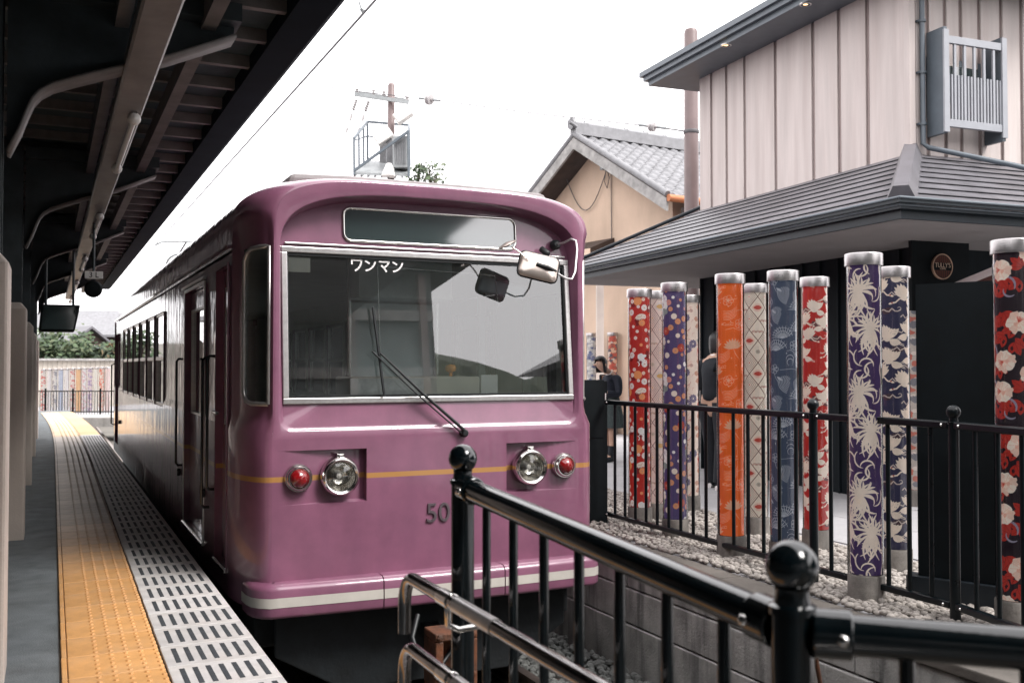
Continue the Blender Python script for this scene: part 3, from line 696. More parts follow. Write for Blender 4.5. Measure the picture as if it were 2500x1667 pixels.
# ONE-MAN lettering stuck inside the top of the glass
def strokes(mb, segs, ox, oz, sz, wd, off):
    for pl in segs:
        pts_ = [(ox + u * sz, oz + v * sz) for u, v in pl]
        for (x0, z0), (x1, z1) in zip(pts_, pts_[1:]):
            dx, dz = x1 - x0, z1 - z0; L_ = math.hypot(dx, dz); nx, nz = -dz / L_ * wd / 2, dx / L_ * wd / 2; ex, ez = dx / L_ * wd * .3, dz / L_ * wd * .3
            mb.add([pp(x0 - ex + nx, z0 - ez + nz, off), pp(x0 - ex - nx, z0 - ez - nz, off), pp(x1 + ex - nx, z1 + ez - nz, off), pp(x1 + ex + nx, z1 + ez + nz, off)], [(0, 1, 2, 3)])
WA = [[(.05, .60), (.05, .97), (.98, .97), (.93, .66), (.80, .38), (.62, .16), (.38, .0)]]
NN = [[(.02, .93), (.38, .72)], [(.06, .04), (.35, .12), (.62, .30), (.83, .55), (.97, .85)]]
MA = [[(.02, .93), (.98, .93), (.80, .62), (.50, .36)], [(.25, .55), (.50, .30), (.70, .02)]]
q = MB()
for i, gph in enumerate((WA, NN, MA, NN)): strokes(q, gph, -.536 + .089 * i, 1.884, .066, .0105, -.008)
q.build('lettering', 'white_sheet', ws, fixn=False)
q = MB(); q.add([pp(-.93, 1.86, -.016), pp(-.79, 1.86, -.016), pp(-.79, 1.95, -.016), pp(-.93, 1.95, -.016)], [(0, 1, 2, 3)]); q.build('notice', 'dash', ws)
# destination box
def rrect(hx, z0, z1, r_, n_=6):
    p = []
    for cx_, cz_, a0 in ((hx - r_, z1 - r_, 0), (-hx + r_, z1 - r_, 90), (-hx + r_, z0 + r_, 180), (hx - r_, z0 + r_, 270)):
        p += [(cx_ + r_ * math.cos(R(a0 + 90 * i / n_)), cz_ + r_ * math.sin(R(a0 + 90 * i / n_))) for i in range(n_ + 1)]
    return p
dr = rrect(.585, 2.066, 2.272, .05)
q = MB(); q.sweep([pp(x, z, .004) for x, z in dr + dr[:2]], .0095, 8, False); sf = q.build('destination_frame', 'chrome', train, smooth=60)
q = MB(); q.prism([pp(x, z, .0) for x, z in dr], (0, -.003, 0)); q.build('destination_glass', 'sign_glass', sf)
q = MB(); q.bar(pp(-.95, 2.032, .004), pp(.95, 2.032, .004), .018, .012); q.build('drip_rail', 'alu', train, bevel=.003)
# lamps
for s in (-1, 1):
    fx = lambda x: YF + .062 * (RX1 - abs(x)) / (RX1 - RX0)      # recess floor
    for x, r_, nm in ((s * .634, .118, 'headlamp'), (s * .885, .084, 'tail_lamp')):
        c = (CX + x, fx(x), .635)
        if nm == 'headlamp':
            q = MB(); q.lathe([(r_ * .92, .0), (r_, .02), (r_, .055), (r_ * .96, .078), (r_ * .86, .088), (r_ * .76, .082), (r_ * .72, .066)], c, (0, -1, 0), 40); h = q.build(nm, 'chrome', train, smooth=50)
            q = MB(); q.lathe([(r_ * .73, .064), (r_ * .60, .03), (r_ * .35, .01), (.012, .004)], c, (0, -1, 0), 32); q.build('reflector', 'reflector', h, smooth=60)
            q = MB(); q.lathe([(.016, .004), (.016, .03), (.0, .036)], c, (0, -1, 0), 12); q.build('bulb', 'white_plastic', h, smooth=60)
            q = MB(); q.lathe([(r_ * .735, .066), (r_ * .5, .078), (r_ * .25, .084), (0, .086)], c, (0, -1, 0), 32); q.build('lens', 'lens_clear', h, smooth=60)
            q = MB()
            for k in range(-5, 6):
                hh = math.sqrt(max(0, (r_ * .66) ** 2 - (k * .013) ** 2)); q.bar((c[0] + k * .013, c[1] - .068, c[2] - hh), (c[0] + k * .013, c[1] - .068, c[2] + hh * .35), .0022, .002, (0, -1, 0))
            q.build('lens_ribs', 'lens_clear', h)
            q = MB(); q.box(c[0] - .022, c[0] + .022, c[1] - .06, c[1] - .02, c[2] + r_ - .002, c[2] + r_ + .016).box(c[0] - .012, c[0] + .012, c[1] - .075, c[1] - .05, c[2] + r_ - .012, c[2] + r_ + .010); q.build('hinge', 'chrome', h, bevel=.002)
        else:
            q = MB(); q.lathe([(r_, .0), (r_, .022), (r_ * .94, .036), (r_ * .88, .036), (r_ * .86, .046), (r_ * .78, .056), (r_ * .70, .056), (r_ * .62, .050)], c, (0, -1, 0), 36); h = q.build(nm, 'chrome', train, smooth=40)
            q = MB(); q.lathe([(r_ * .64, .048), (r_ * .56, .064), (r_ * .38, .078), (r_ * .18, .085), (0, .087)], c, (0, -1, 0), 28); q.build('lens', 'lens_red', h, smooth=60)
    for x, r_ in ((.634, .124), (.885, .088)):
        pass
# car number
me = text_mesh('501', .168, .006); o = link('car_number', me, 'number', train, bevel=.002); o.rotation_euler = (R(90), 0, 0); o.scale = (1.0, 1.0, 1)
o.location = Vector((CX + .035, YF - .006, .374)) - Vector((CX, YF, -.9))
# bumper in three lengths
path = [(-1.172, 6.04), (-1.168, 5.92), (-1.152, 5.845), (-1.115, 5.79), (-1.06, 5.752)] + [(-1.0 + .1 * i, 5.722 + .03 * abs(-1 + .1 * i) ** 2) for i in range(21)] + [(1.06, 5.752), (1.112, 5.79), (1.142, 5.845), (1.155, 5.92), (1.158, 6.04)]
prof = [(.22, -.158), (.02, -.158), (.005, -.150), (0, -.135), (0, .002), (.006, .018), (.022, .031), (.05, .037), (.22, .037)]
def bump_part(x0, x1, prf, off=0):
    P_ = [p for p in path if x0 - 1e-9 <= p[0] <= x1 + 1e-9]
    def at(x):
        for a, b_ in zip(path, path[1:]):
            if a[0] <= x <= b_[0] and b_[0] > a[0]: t = (x - a[0]) / (b_[0] - a[0]); return (x, a[1] + (b_[1] - a[1]) * t)
    if x0 > -1.1: P_ = [at(x0)] + [p for p in P_ if p[0] > x0 + .01]
    if x1 < 1.1: P_ = [p for p in P_ if p[0] < x1 - .01] + [at(x1)]
    m_ = MB(); rows = []
    for i, p in enumerate(P_):
        a, b_ = P_[max(0, i - 1)], P_[min(len(P_) - 1, i + 1)]; d = Vector((b_[0] - a[0], b_[1] - a[1])).normalized(); nrm = Vector((-d.y, d.x))   # inward
        rows.append([(CX + p[0] + nrm.x * (q_ + off), p[1] + nrm.y * (q_ + off), z) for q_, z in prf])
    m_.grid(rows); k = len(prf); L_ = len(rows)
    m_.f += [tuple(range(k)), tuple((L_ - 1) * k + j for j in range(k))] if off == 0 else []
    m_.c += [None] * (len(m_.f) - len(m_.c)); return m_
for x0, x1 in ((-1.2, -.398), (-.391, .398), (.405, 1.2)):
    bo = bump_part(x0, x1, prof).build('bumper', 'paint_plain', train, smooth=50)
    bump_part(x0, x1, [(0, -.092), (0, -.036)], -.0025).build('bumper_stripe', 'cream_band', bo, smooth=60)
# underframe, running gear, coupler
q = MB(); q.box(CX - 1.08, CX + 1.08, 6.15, 17.8, -.42, -.10); q.build('underframe', 'dark_void', train, bevel=.02)
q = MB(); q.prism([(CX - .98, 6.02, -.12), (CX + .98, 6.02, -.12), (CX + .98, 6.02, -.45), (CX + .55, 6.02, -.70), (CX - .55, 6.02, -.70), (CX - .98, 6.02, -.45)], (0, .03, 0)); q.build('pilot_plate', 'dark_void', train, bevel=.01)
for yb in (8.0, 9.8, 14.0, 15.8):
    for s in (-1, 1):
        q = MB(); q.lathe([(.05, -.06), (.33, -.06), (.36, -.05), (.36, -.02), (.32, .0), (.32, .06), (.05, .06), (0, .06)], (CX + s * .72, yb, -.47), (s, 0, 0), 28); q.build('wheel', 'dark_void', train, smooth=40)
q = MB(); q.box(CX - .05, CX + .05, 5.52, 6.05, -.44, -.34); q.build('drawbar', 'dark_void', train)
cp_ = MB(); xa, xb, ya, yb_, za, zb = 2.015, 2.275, 5.34, 5.54, -.60, -.235
cp_.box(xa, xb, ya, yb_, zb - .045, zb).box(xa, xb, ya, yb_, za, za + .05).box(xa, xa + .05, ya, yb_, za + .05, zb - .045).box(xb - .05, xb, ya, yb_, za + .05, zb - .045).box(xa + .05, xb - .05, ya + .13, yb_, za + .05, zb - .045)
co = cp_.build('coupler', 'rust', train, bevel=.008)
for x in (xa + .025, xb - .025):
    for z in (zb - .02, za + .12):
        q = MB(); q.lathe([(.018, 0), (.018, .012), (.008, .016), (0, .016)], (x, ya, z), (0, -1, 0), 6); q.build('bolt', 'rust', co)
q = MB(); q.box(2.125, 2.215, 5.26, 5.36, -.62, -.44); yb2 = q.build('coupler_block', 'orange_knob', co, bevel=.006)
q = MB()
for k in range(3): q.add([(2.124 + .001, 5.257, -.61 + .06 * k), (2.216, 5.257, -.56 + .06 * k), (2.216, 5.257, -.533 + .06 * k), (2.125, 5.257, -.583 + .06 * k)], [(0, 1, 2, 3)])
q.build('hazard_stripe', 'matte_black', yb2)
q = MB(); q.sweep([(2.0, 5.6, -.18), (1.93, 5.5, -.28), (1.95, 5.42, -.40), (2.08, 5.40, -.42), (2.16, 5.45, -.36)], .016, 8); q.build('air_hose', 'rubber', train, smooth=60)
# wiper
W = lambda x, z, d_: Vector((x, yp(z) - d_, z))
q = MB(); q.sweep([(2.405, YF - .035, .872), W(2.10, 1.13, .065), W(1.845, 1.372, .05)], [.011, .009, .006], 8); wi = q.build('wiper', 'rubber', train, smooth=60)
q = MB(); q.sweep([(2.372, YF - .03, .868), W(2.06, 1.13, .06), W(1.792, 1.385, .05)], .005, 8); q.build('wiper_link', 'rubber', wi, smooth=60)
q = MB(); q.bar(W(1.808, 1.655, .035), W(1.868, 1.115, .035), .010, .022, (0, -1, 0)); q.build('wiper_blade', 'rubber', wi)
q = MB(); q.lathe([(.026, 0), (.026, .03), (.016, .045), (0, .046)], (2.39, YF, .87), (0, -1, 0), 14); q.build('wiper_boss', 'rubber', wi, smooth=50)
# mirrors
q = MB(); q.sweep([(3.095, YF + .09, 2.11), (3.10, YF - .03, 2.112), (3.10, 5.72, 2.125), (3.115, 5.68, 2.11), (3.112, 5.66, 2.05), (3.075, 5.62, 1.90), (3.04, 5.60, 1.85), (2.98, 5.57, 1.85), (2.88, 5.56, 1.895), (2.79, 5.575, 1.925)], .0072, 8); mi = q.build('mirror_arm', 'alu', train, smooth=70)
q = MB(); q.lathe([(.0, -.03), (.034, -.03), (.034, .0), (.02, .02), (.0, .02)], (3.095, YF + .07, 2.11), (0, -1, 0), 14); q.build('arm_bracket', 'rubber', mi, smooth=50)
mm = MB(); mc = Vector((2.80, 5.60, 1.918)); ux = Vector((.955, -.05, -.29)).normalized(); nn_ = Vector((-.22, -.93, .30)).normalized(); uz = nn_.cross(ux).normalized(); ux = uz.cross(nn_)
def rr2(hx, hz, r_, n_=5): 
    p = []
    for cx_, cz_, a0 in ((hx - r_, hz - r_, 0), (-hx + r_, hz - r_, 90), (-hx + r_, -hz + r_, 180), (hx - r_, -hz + r_, 270)):
        p += [(cx_ + r_ * math.cos(R(a0 + 90 * i / n_)), cz_ + r_ * math.sin(R(a0 + 90 * i / n_))) for i in range(n_ + 1)]
    return p
if uz.z < 0: uz = -uz
rows = []
for k, d_ in ((1.0, -.012), (1.0, .0), (.94, .014), (.75, .026), (.4, .034), (.02, .036)):
    rows.append([mc + ux * (x * k) + uz * (z * k) + nn_ * d_ for x, z in (lambda p: p + p[:1])(rr2(.128, .088, .035))])
mm.grid(rows); mh = mm.build('mirror_back', 'mirror', mi, smooth=50)
q = MB(); rim = rr2(.128, .088, .035); q.sweep([mc + ux * x + uz * z for x, z in rim + rim[:2]], .006, 6, False); q.build('mirror_rim', 'rubber', mi, smooth=60)
q = MB(); q.prism([mc + ux * x + uz * z - nn_ * .0135 for x, z in rr2(.12, .08, .03)], -nn_ * .002); q.build('mirror_glass', 'chrome', mi)
q = MB(); q.sweep([mc + nn_ * .035 - ux * .02, mc + nn_ * .05 + ux * .05 - uz * .01, (2.90, 5.56, 1.89)], .014, 8); q.build('mirror_clamp', 'rubber', mi, smooth=60)
q = MB(); q.sweep([(2.72, 5.585, 1.965), (2.66, 5.62, 2.02), (2.63, 5.64, 2.04)], .006, 6); q.build('mirror_stay', 'chrome', mi, smooth=60)
q = MB(); q.lathe([(0, -.012), (.05, -.008), (.066, 0), (.05, .010), (0, .018)], (2.61, 5.66, 2.055), (-.45, .05, .9), 20); q.build('round_mirror', 'mirror', mi, smooth=60)
q = MB(); q.lathe([(.0, -.04), (.022, -.04), (.022, .03), (.012, .04), (0, .04)], (3.00, YF + .05, 2.055), (.2, -.85, -.5), 12); q.build('lamp_stub', 'rubber', train, smooth=50)
# cab interior
q = MB(); q.box(1.71, 2.58, 6.02, 6.40, .6, 1.225); dk = q.build('console', 'dash', train, bevel=.012)
q = MB(); q.box(1.70, 2.18, 6.005, 6.018, 1.09, 1.215); q.build('console_front', 'alu', dk)
q = MB(); q.box(2.60, 2.72, 6.05, 6.07, 1.06, 1.235); q.build('timetable_plate', 'white_sheet', dk)
q = MB(); q.lathe([(.0, 0), (.012, .0), (.012, .03), (.034, .04), (.038, .06), (.03, .08), (0, .085)], (2.45, 6.22, 1.22), (0, 0, 1), 14); q.build('control_knob', 'orange_knob', dk, smooth=60)
q = MB(); q.box(1.98, 2.62, 7.0, 7.04, .05, 1.75); pn = q.build('partition', 'panel_grey', train)
q = MB(); q.box(1.96, 2.66, 6.72, 7.05, 1.77, 2.09); q.build('overhead_box', 'panel_grey', train, bevel=.01)
for xx in (1.965, 2.635):
    q = MB(); q.sweep([(xx, 6.98, .05), (xx, 6.98, 2.1)], .018, 8); q.build('stanchion', 'chrome', train, smooth=60)
q = MB(); q.sweep([(1.92, 6.08, 1.225), (1.90, 6.10, 1.93), (2.72, 6.10, 1.90), (2.74, 6.08, 1.7)], .005, 6); q.build('visor_frame', 'chrome', train, smooth=60)
q = MB(); q.prism([(2.62, 6.16, 1.80), (2.97, 6.16, 1.74), (3.0, 6.16, 1.84), (2.65, 6.16, 1.90)], (0, .03, 0)); q.build('cab_mirror', 'steel_blue', train, bevel=.02)
q = MB(); q.box(2.95, 3.38, 6.9, 6.94, .05, 1.0).box(2.95, 3.0, 6.9, 6.94, 1.0, 2.05).box(3.33, 3.38, 6.9, 6.94, 1.0, 2.05).box(3.0, 3.33, 6.9, 6.94, 1.85, 2.05); q.build('cab_gate', 'lining_dark', train)
q = MB(); q.box(1.24, 1.5, 5.95, 6.05, .6, 1.08).box(1.5, 3.22, 5.95, 6.015, .6, 1.075); q.build('cab_ledge', 'lining_dark', train)
q = MB(); q.sweep([(1.30, 6.05, 1.08), (1.30, 6.05, 1.14)], .006, 6).lathe([(0, -.02), (.018, -.015), (.022, 0), (.015, .018), (0, .02)], (1.30, 6.05, 1.15), n=10); q.build('lever', 'rubber', train, smooth=60)
for k in range(8):
    q = MB(); yy = 9.6 + .75 * k; q.sweep([(CX - .55, yy, 2.1), (CX - .55, yy, 1.85)], .008, 6); q.lathe([(.05, -.006), (.056, 0), (.05, .006), (.044, 0), (.05, -.006)], (CX - .55, yy, 1.80), (0, 1, 0), 16); q.build('hand_strap', 'white_plastic', train, smooth=60)
# pantograph
q = MB(); q.sweep([(1.28, 14.0, 2.90), (1.36, 14.0, 2.945), (1.6, 14.0, 2.965), (CX, 14.0, 2.97), (2.85, 14.0, 2.965), (3.1, 14.0, 2.945), (3.17, 14.0, 2.90)], .011, 8)
for s in (-1, 1):
    q.sweep([(CX + s * .55, 14.0, 2.96), (CX + s * .62, 14.9, 2.75), (CX + s * .62, 14.3, 2.56)], .013, 8); q.sweep([(CX + s * .62, 13.6, 2.54), (CX + s * .62, 15.1, 2.54)], .02, 8)
pg = q.build('pantograph', 'galv', train, smooth=60)
q = MB(); q.sweep(arc((1.52, 13.3, 2.55), .17, 0, 180, 12), .014, 8); q.build('horn_guard', 'galv', pg, smooth=60)

# ================================================================== FENCES
def ball_post(parent, x, y, zb, zball, rp=.030, rb=.0375, flange=True, mt='black_metal'):
    q = MB(); q.lathe([(rp, zb), (rp, zball - rb * 1.75), (rp * 1.12, zball - rb * 1.75), (rp * 1.12, zball - rb * 1.45), (rp * .86, zball - rb * 1.38), (rp * .80, zball - rb * .95), (rp * .84, zball - rb * .80)], (x, y, 0), n=24)
    p = q.build('post', mt, parent, smooth=40)
    q = MB(); q.lathe([(rb * math.sin(R(a)), -rb * math.cos(R(a))) for a in range(20, 181, 10)], (x, y, zball), n=28); q.build('ball_finial', mt, p, smooth=80)
    if flange:
        q = MB(); q.lathe([(rp * 2.2, zb), (rp * 2.2, zb + .012), (rp, zb + .014)], (x, y, 0), n=24); q.build('base_flange', 'black_metal', p, smooth=40)
    return p
# near fence along the platform edge
nf = thing('platform_fence', (.98, 1.8, 0), 'black tubular fence with ball topped posts in the near foreground', 'fence')
PA = Vector((.984, 2.41, 0)); PB = Vector((.962, 1.118, 0)); PC = PB + Vector((.74, -.60, 0)) * 1.6
for p, dz in ((PA, 0), (PB, -.042), (PC, -.075)): ball_post(nf, p.x, p.y, -.06, 1.056 + dz)
def rail(a, b_, z, z2, r_, nm='rail', gap=.032):
    a = a + Vector((0, 0, z)); b_ = b_ + Vector((0, 0, z2)); z = 0; d = (b_ - a).normalized(); q = MB(); q.sweep([a + d * gap + Vector((0, 0, z)), b_ - d * gap + Vector((0, 0, z))], r_, 16); o = q.build(nm, 'black_metal', nf, smooth=50)
    for e, s in ((a, 1), (b_, -1)):
        q = MB(); c = e + d * s * .026 + Vector((0, 0, z)); q.sweep([c, c + d * s * .055], r_ * 1.22, 16); q.build('rail_socket', 'black_metal', o, smooth=50, bevel=.004)
        q = MB(); sd = d.cross(Vector((0, 0, 1))).normalized()
        for k in (-1, 1):
            q = MB(); q.lathe([(.009, 0), (.009, .004), (.005, .008), (0, .009)], c + d * s * .04 + sd * k * r_ * 1.2, sd * k, 10); q.build('socket_bolt', 'chrome', o, smooth=50)
    return o
for a, b_, da, db in ((PA, PB, .038, -.022), (PB, PC, -.022, -.045)):
    rail(a, b_, .945 + da, .945 + db, .029); rail(a, b_, .09 + da, .09 + db, .020)
    L_ = (b_ - a).length; nb = max(2, round(L_ / .158)); d = (b_ - a).normalized()
    for k in range(1, nb):
        p = a + d * L_ * k / nb + Vector((0, 0, da + (db - da) * k / nb)); q = MB(); q.sweep([p + Vector((0, 0, .10)), p + Vector((0, 0, .93))], .0108, 10); q.build('baluster', 'black_metal', nf, smooth=60)
# steel handrails on the camera side of the fence
hr = thing('double_handrail', (.86, 1.8, 0), 'two polished steel handrails with hooked ends in front of the black fence', 'handrail')
for z in (.742, .560):
    x = .868; yb = 2.46
    pts = [(x, -.6, z), (x, 1.0, z), (x, 2.30, z), (x, yb, z)] + [(x, yb + .075 * math.sin(R(t)), z - .075 + .075 * math.cos(R(t))) for t in range(15, 91, 15)] + [(x, yb + .075, z - .075 - .02 * k) for k in range(1, 5)]
    q = MB(); q.sweep(pts, .0175, 16); r_ = q.build('rail', 'dark_chrome', hr, smooth=60)
    q = MB(); q.sweep([(x, 2.19, z), (x, 2.26, z)], .0205, 16); q.build('collar', 'chrome', r_, smooth=50, bevel=.002)
    q = MB(); q.sweep([(x, 1.94, z), (x, 2.16, z)], .0192, 16); q.build('braille_sleeve', 'alu', r_, smooth=50)
    for yy in (2.22, 1.16):
        q = MB(); q.sweep([(x, yy, z - .015), (x, yy, z - .06), (x + .03, yy, z - .075), (x + .10, yy, z - .07)], .008, 8); q.build('bracket', 'chrome', r_, smooth=60)
# fence along the pit edge
mf = thing('trackside_fence', (4.3, 5, -.05), 'black steel bar fence with small ball posts before the kimono columns', 'fence')
FP = [Vector((4.30, 7.33, 0)), Vector((4.30, 4.795, 0)), Vector((4.30, 3.74, 0)), Vector((4.10, 2.78, 0)), Vector((4.0, 1.7, 0))]
for p in FP[1:]: ball_post(mf, p.x, p.y, -.08, 1.055, .027, .0365, False, 'fence_black')
for a, b_ in zip(FP, FP[1:]):
    d = (b_ - a).normalized(); L_ = (b_ - a).length
    for z, w_, h_ in ((.985, .042, .040), (.045, .044, .036)):
        q = MB(); q.bar(a + d * .02 + Vector((0, 0, z)), b_ - d * .02 + Vector((0, 0, z)), w_, h_); ra = q.build('rail', 'fence_black', mf, bevel=.008)
        for e in (a + d * .06, b_ - d * .06):
            q = MB(); q.lathe([(.009, 0), (.008, .006), (0, .010)], e + Vector((-.021, 0, z)), (-1, 0, 0), 8); q.build('rail_bolt', 'chrome', ra, smooth=60)
    nb = round(L_ / .1585)
    for k in range(1, nb):
        p = a + d * L_ * k / nb; q = MB(); q.sweep([p + Vector((0, 0, .06)), p + Vector((0, 0, .968))], .0128, 8); q.build('bar', 'fence_black', mf, smooth=60)
gp = thing('gate_post', (4.27, 7.5, -.06), 'thick square black gate post beside the front corner of the train', 'post')
q = MB(); q.box(4.16, 4.335, 7.35, 7.60, -.06, 1.165); q.build('post_body', 'matte_black', gp, bevel=.006)
q = MB(); q.box(4.02, 4.30, 7.345, 7.36, .68, 1.175); q.build('front_panel', 'matte_black', gp, bevel=.004)
q = MB(); q.box(4.305, 4.312, 7.335, 7.346, 1.0, 1.06); q.build('lock_plate', 'white_plastic', gp)

# ================================================================== KIMONO COLUMNS
CREAM = (.90, .77, .67); WHT = (.90, .86, .84); ORG_ = (.88, .34, .13); RED = (.42, .026, .018); DRED = (.22, .014, .014); PUR = (.095, .07, .18); NAVY = (.060, .080, .130)
RFAB = .0855
class Print:
    """flat print motifs wrapped round a cylinder: u runs round (metres), v runs up"""
    def __init__(s, base, h, seed): s.m = MB(); s.base = base; s.h = h; s.r = random.Random(seed); s.C = 2 * math.pi * RFAB
    def P(s, u, v, lay): t = u / RFAB; r_ = RFAB + .0007 + .0007 * lay; return (r_ * math.cos(t), r_ * math.sin(t), v)
    def ok(s, v, e=0): return -e <= v <= s.h + e
    def clampv(s, v): return max(.001, min(s.h - .001, v))
    def star(s, cu, cv, rad, col, lay=1, n=16, k=2):
        """star-shaped blob; rad is a function of angle"""
        if not s.ok(cv, .05): return
        rings = [[(cu, cv)]]; vs = [s.P(cu, s.clampv(cv), lay)]; fs = []
        for q in range(1, k + 1):
            for i in range(n):
                t = 2 * math.pi * i / n; r_ = rad(t) * q / k; vs.append(s.P(cu + r_ * math.cos(t), s.clampv(cv + r_ * math.sin(t)), lay))
        fs += [(0, 1 + i, 1 + (i + 1) % n) for i in range(n)]
        for q in range(1, k):
            a, b_ = 1 + (q - 1) * n, 1 + q * n; fs += [(a + i, b_ + i, b_ + (i + 1) % n, a + (i + 1) % n) for i in range(n)]
        s.m.add(vs, fs, col)
    def disc(s, u, v, r_, col, lay=1, n=16): s.star(u, v, lambda t: r_, col, lay, n, 2 if r_ > .012 else 1)
    def flower(s, u, v, r_, col, pet=8, lay=1, cc=None, dep=.14):
        ph = s.r.uniform(0, 6.28); s.star(u, v, lambda t: r_ * (1 - dep + dep * abs(math.cos(pet / 2 * (t + ph)))) , col, lay, pet * 4, 2)
        if cc:
            for i in range(pet):
                t = 2 * math.pi * (i + .5) / pet - ph + math.pi / pet; s.stroke([(u + r_ * .28 * math.cos(t), v + r_ * .28 * math.sin(t)), (u + r_ * .9 * math.cos(t), v + r_ * .9 * math.sin(t))], .0013, cc, lay + 1)
            s.disc(u, v, r_ * .2, cc, lay + 1, 8)
    def ring(s, u, v, r_, w_, col, lay=1, n=14, a0=0, a1=360, sq=1):
        s.stroke([(u + r_ * math.cos(R(a0 + (a1 - a0) * i / n)), v + sq * r_ * math.sin(R(a0 + (a1 - a0) * i / n))) for i in range(n + 1)], w_, col, lay)
    def stroke(s, pts, w_, col, lay=1, taper=False):
        pp_ = [pts[0]]
        for a, b_ in zip(pts, pts[1:]):
            k_ = max(1, math.ceil(abs(b_[0] - a[0]) / .016)); pp_ += [(a[0] + (b_[0] - a[0]) * i / k_, a[1] + (b_[1] - a[1]) * i / k_) for i in range(1, k_ + 1)]
        pts = pp_
        if not any(s.ok(p[1]) for p in pts): return
        vs = []; m = len(pts)
        for i, (u, v) in enumerate(pts):
            a, b_ = pts[max(0, i - 1)], pts[min(m - 1, i + 1)]; dx, dy = b_[0] - a[0], b_[1] - a[1]; L_ = math.hypot(dx, dy) or 1
            k = w_ / 2 * ((math.sin(math.pi * (.08 + .88 * i / (m - 1))) ** .7) if taper else 1)
            vs += [s.P(u - dy / L_ * k, s.clampv(v + dx / L_ * k), lay), s.P(u + dy / L_ * k, s.clampv(v - dx / L_ * k), lay)]
        s.m.add(vs, [(2 * i, 2 * i + 1, 2 * i + 3, 2 * i + 2) for i in range(m - 1)], col)
    def curve(s, u, v, ang, L_, bend_, w_, col, lay=1, n=7, taper=True):
        pts = [(u, v)]
        for i in range(n):
            ang += bend_ / n; u += L_ / n * math.cos(ang); v += L_ / n * math.sin(ang); pts.append((u, v))
        s.stroke(pts, w_, col, lay, taper); return u, v, ang
    def leaf(s, u, v, ang, L_, w_, col, lay=1):
        pts = []
        top = [(L_ * t, w_ * math.sin(math.pi * t) ** .8) for t in (0, .15, .35, .6, .8, 1)]
        c, sn = math.cos(ang), math.sin(ang); vs = []
        for x, y in top:
            for yy in (y, -y): vs.append(s.P(u + x * c - yy * sn, s.clampv(v + x * sn + yy * c), lay))
        if s.ok(v): s.m.add(vs, [(2 * i, 2 * i + 1, 2 * i + 3, 2 * i + 2) for i in range(len(top) - 1)], col)
    def blob(s, u, v, r_, col, lay=1, sq=1, n=18, rough=.3):
        a = [s.r.uniform(-1, 1) for _ in range(4)]; p = [s.r.uniform(0, 6.28) for _ in range(4)]
        def rad(t):
            k = 1 + rough * sum(a[i] * math.cos((i + 2) * t + p[i]) for i in range(4)) / 2
            return r_ * k / math.sqrt(math.cos(t) ** 2 + (math.sin(t) / sq) ** 2)
        s.star(u, v, rad, col, lay, n, 3)
    def fan(s, u, v, r_, ang, col, lay=1, line=None):
        for i in range(9):
            t = ang - 1.1 + 2.2 * i / 8; s.leaf(u, v, t, r_, r_ * .115, col, lay)
        if line: s.ring(u, v, r_ * .45, .002, line, lay + 1, 8, math.degrees(ang) - 60, math.degrees(ang) + 60)
    def crane(s, u, v, sz, flip, col, lay=1, acc=None):
        f = -1 if flip else 1
        T = lambda x, y: (u + f * x * sz, v + y * sz)
        for i in range(9):      # wings of long feathers
            t = .55 + .22 * i; a = (t if f > 0 else math.pi - t); s.leaf(*T(0, 0), a, sz * (.52 + .10 * math.sin(i * .8)), sz * .092, col, lay)
        for i in range(5):
            t = 3.5 + .16 * i; a = (t if f > 0 else math.pi - t); s.leaf(*T(-.05, 0), a, sz * (.42 - .03 * i), sz * .08, col, lay)
        s.blob(*T(.06, .02), sz * .15, col, lay, .7, 12, .1)
        s.stroke([T(.1, .03), T(.26, -.02), T(.38, -.14), T(.50, -.16)], sz * .055, col, lay, False)
        s.leaf(*T(.48, -.16), (-.25 if f > 0 else math.pi + .25), sz * .15, sz * .04, col, lay)
        if acc: s.disc(*T(.50, -.15), sz * .03, acc, lay + 1, 6)
        for k in (0, .05): s.stroke([T(-.3, -.12 - k), T(-.55, -.2 - k)], sz * .02, col, lay)
    def cloud(s, u, v, L_, col, lay=1, w_=.004):
        n = 5
        for i in range(n):
            x = u - L_ / 2 + L_ * (i + .5) / n; s.ring(x, v + .006 * math.sin(i * 2.1), L_ / n * .55, w_, col, lay, 6, 20, 160)
        s.stroke([(u - L_ / 2, v), (u, v - .004), (u + L_ / 2, v)], w_, col, lay)
    def base_cyl(s):
        n = 64; k = 8; s.m.lathe([(RFAB, s.h * i / k) for i in range(k + 1)], n=n, col=s.base)
    def tiles(s, n, rmin):     # poisson-ish points over one repeat, wrapped
        out = []; rep = s.rep; tries = 0
        while len(out) < n and tries < n * 60:
            tries += 1; u, v = s.r.uniform(0, s.C), s.r.uniform(0, rep)
            if all(min(abs(u - a), s.C - abs(u - a)) ** 2 + min(abs(v - b_), rep - abs(v - b_)) ** 2 > rmin ** 2 for a, b_ in out): out.append((u, v))
        return out
    def repeat(s, fn, rep):
        s.rep = rep; st = s.r.getstate(); items = fn(s)
        k = -1
        while k * rep < s.h:
            for j, it in enumerate(items):
                s.r.seed(j * 77 + 5); it(k * rep)
            k += 1

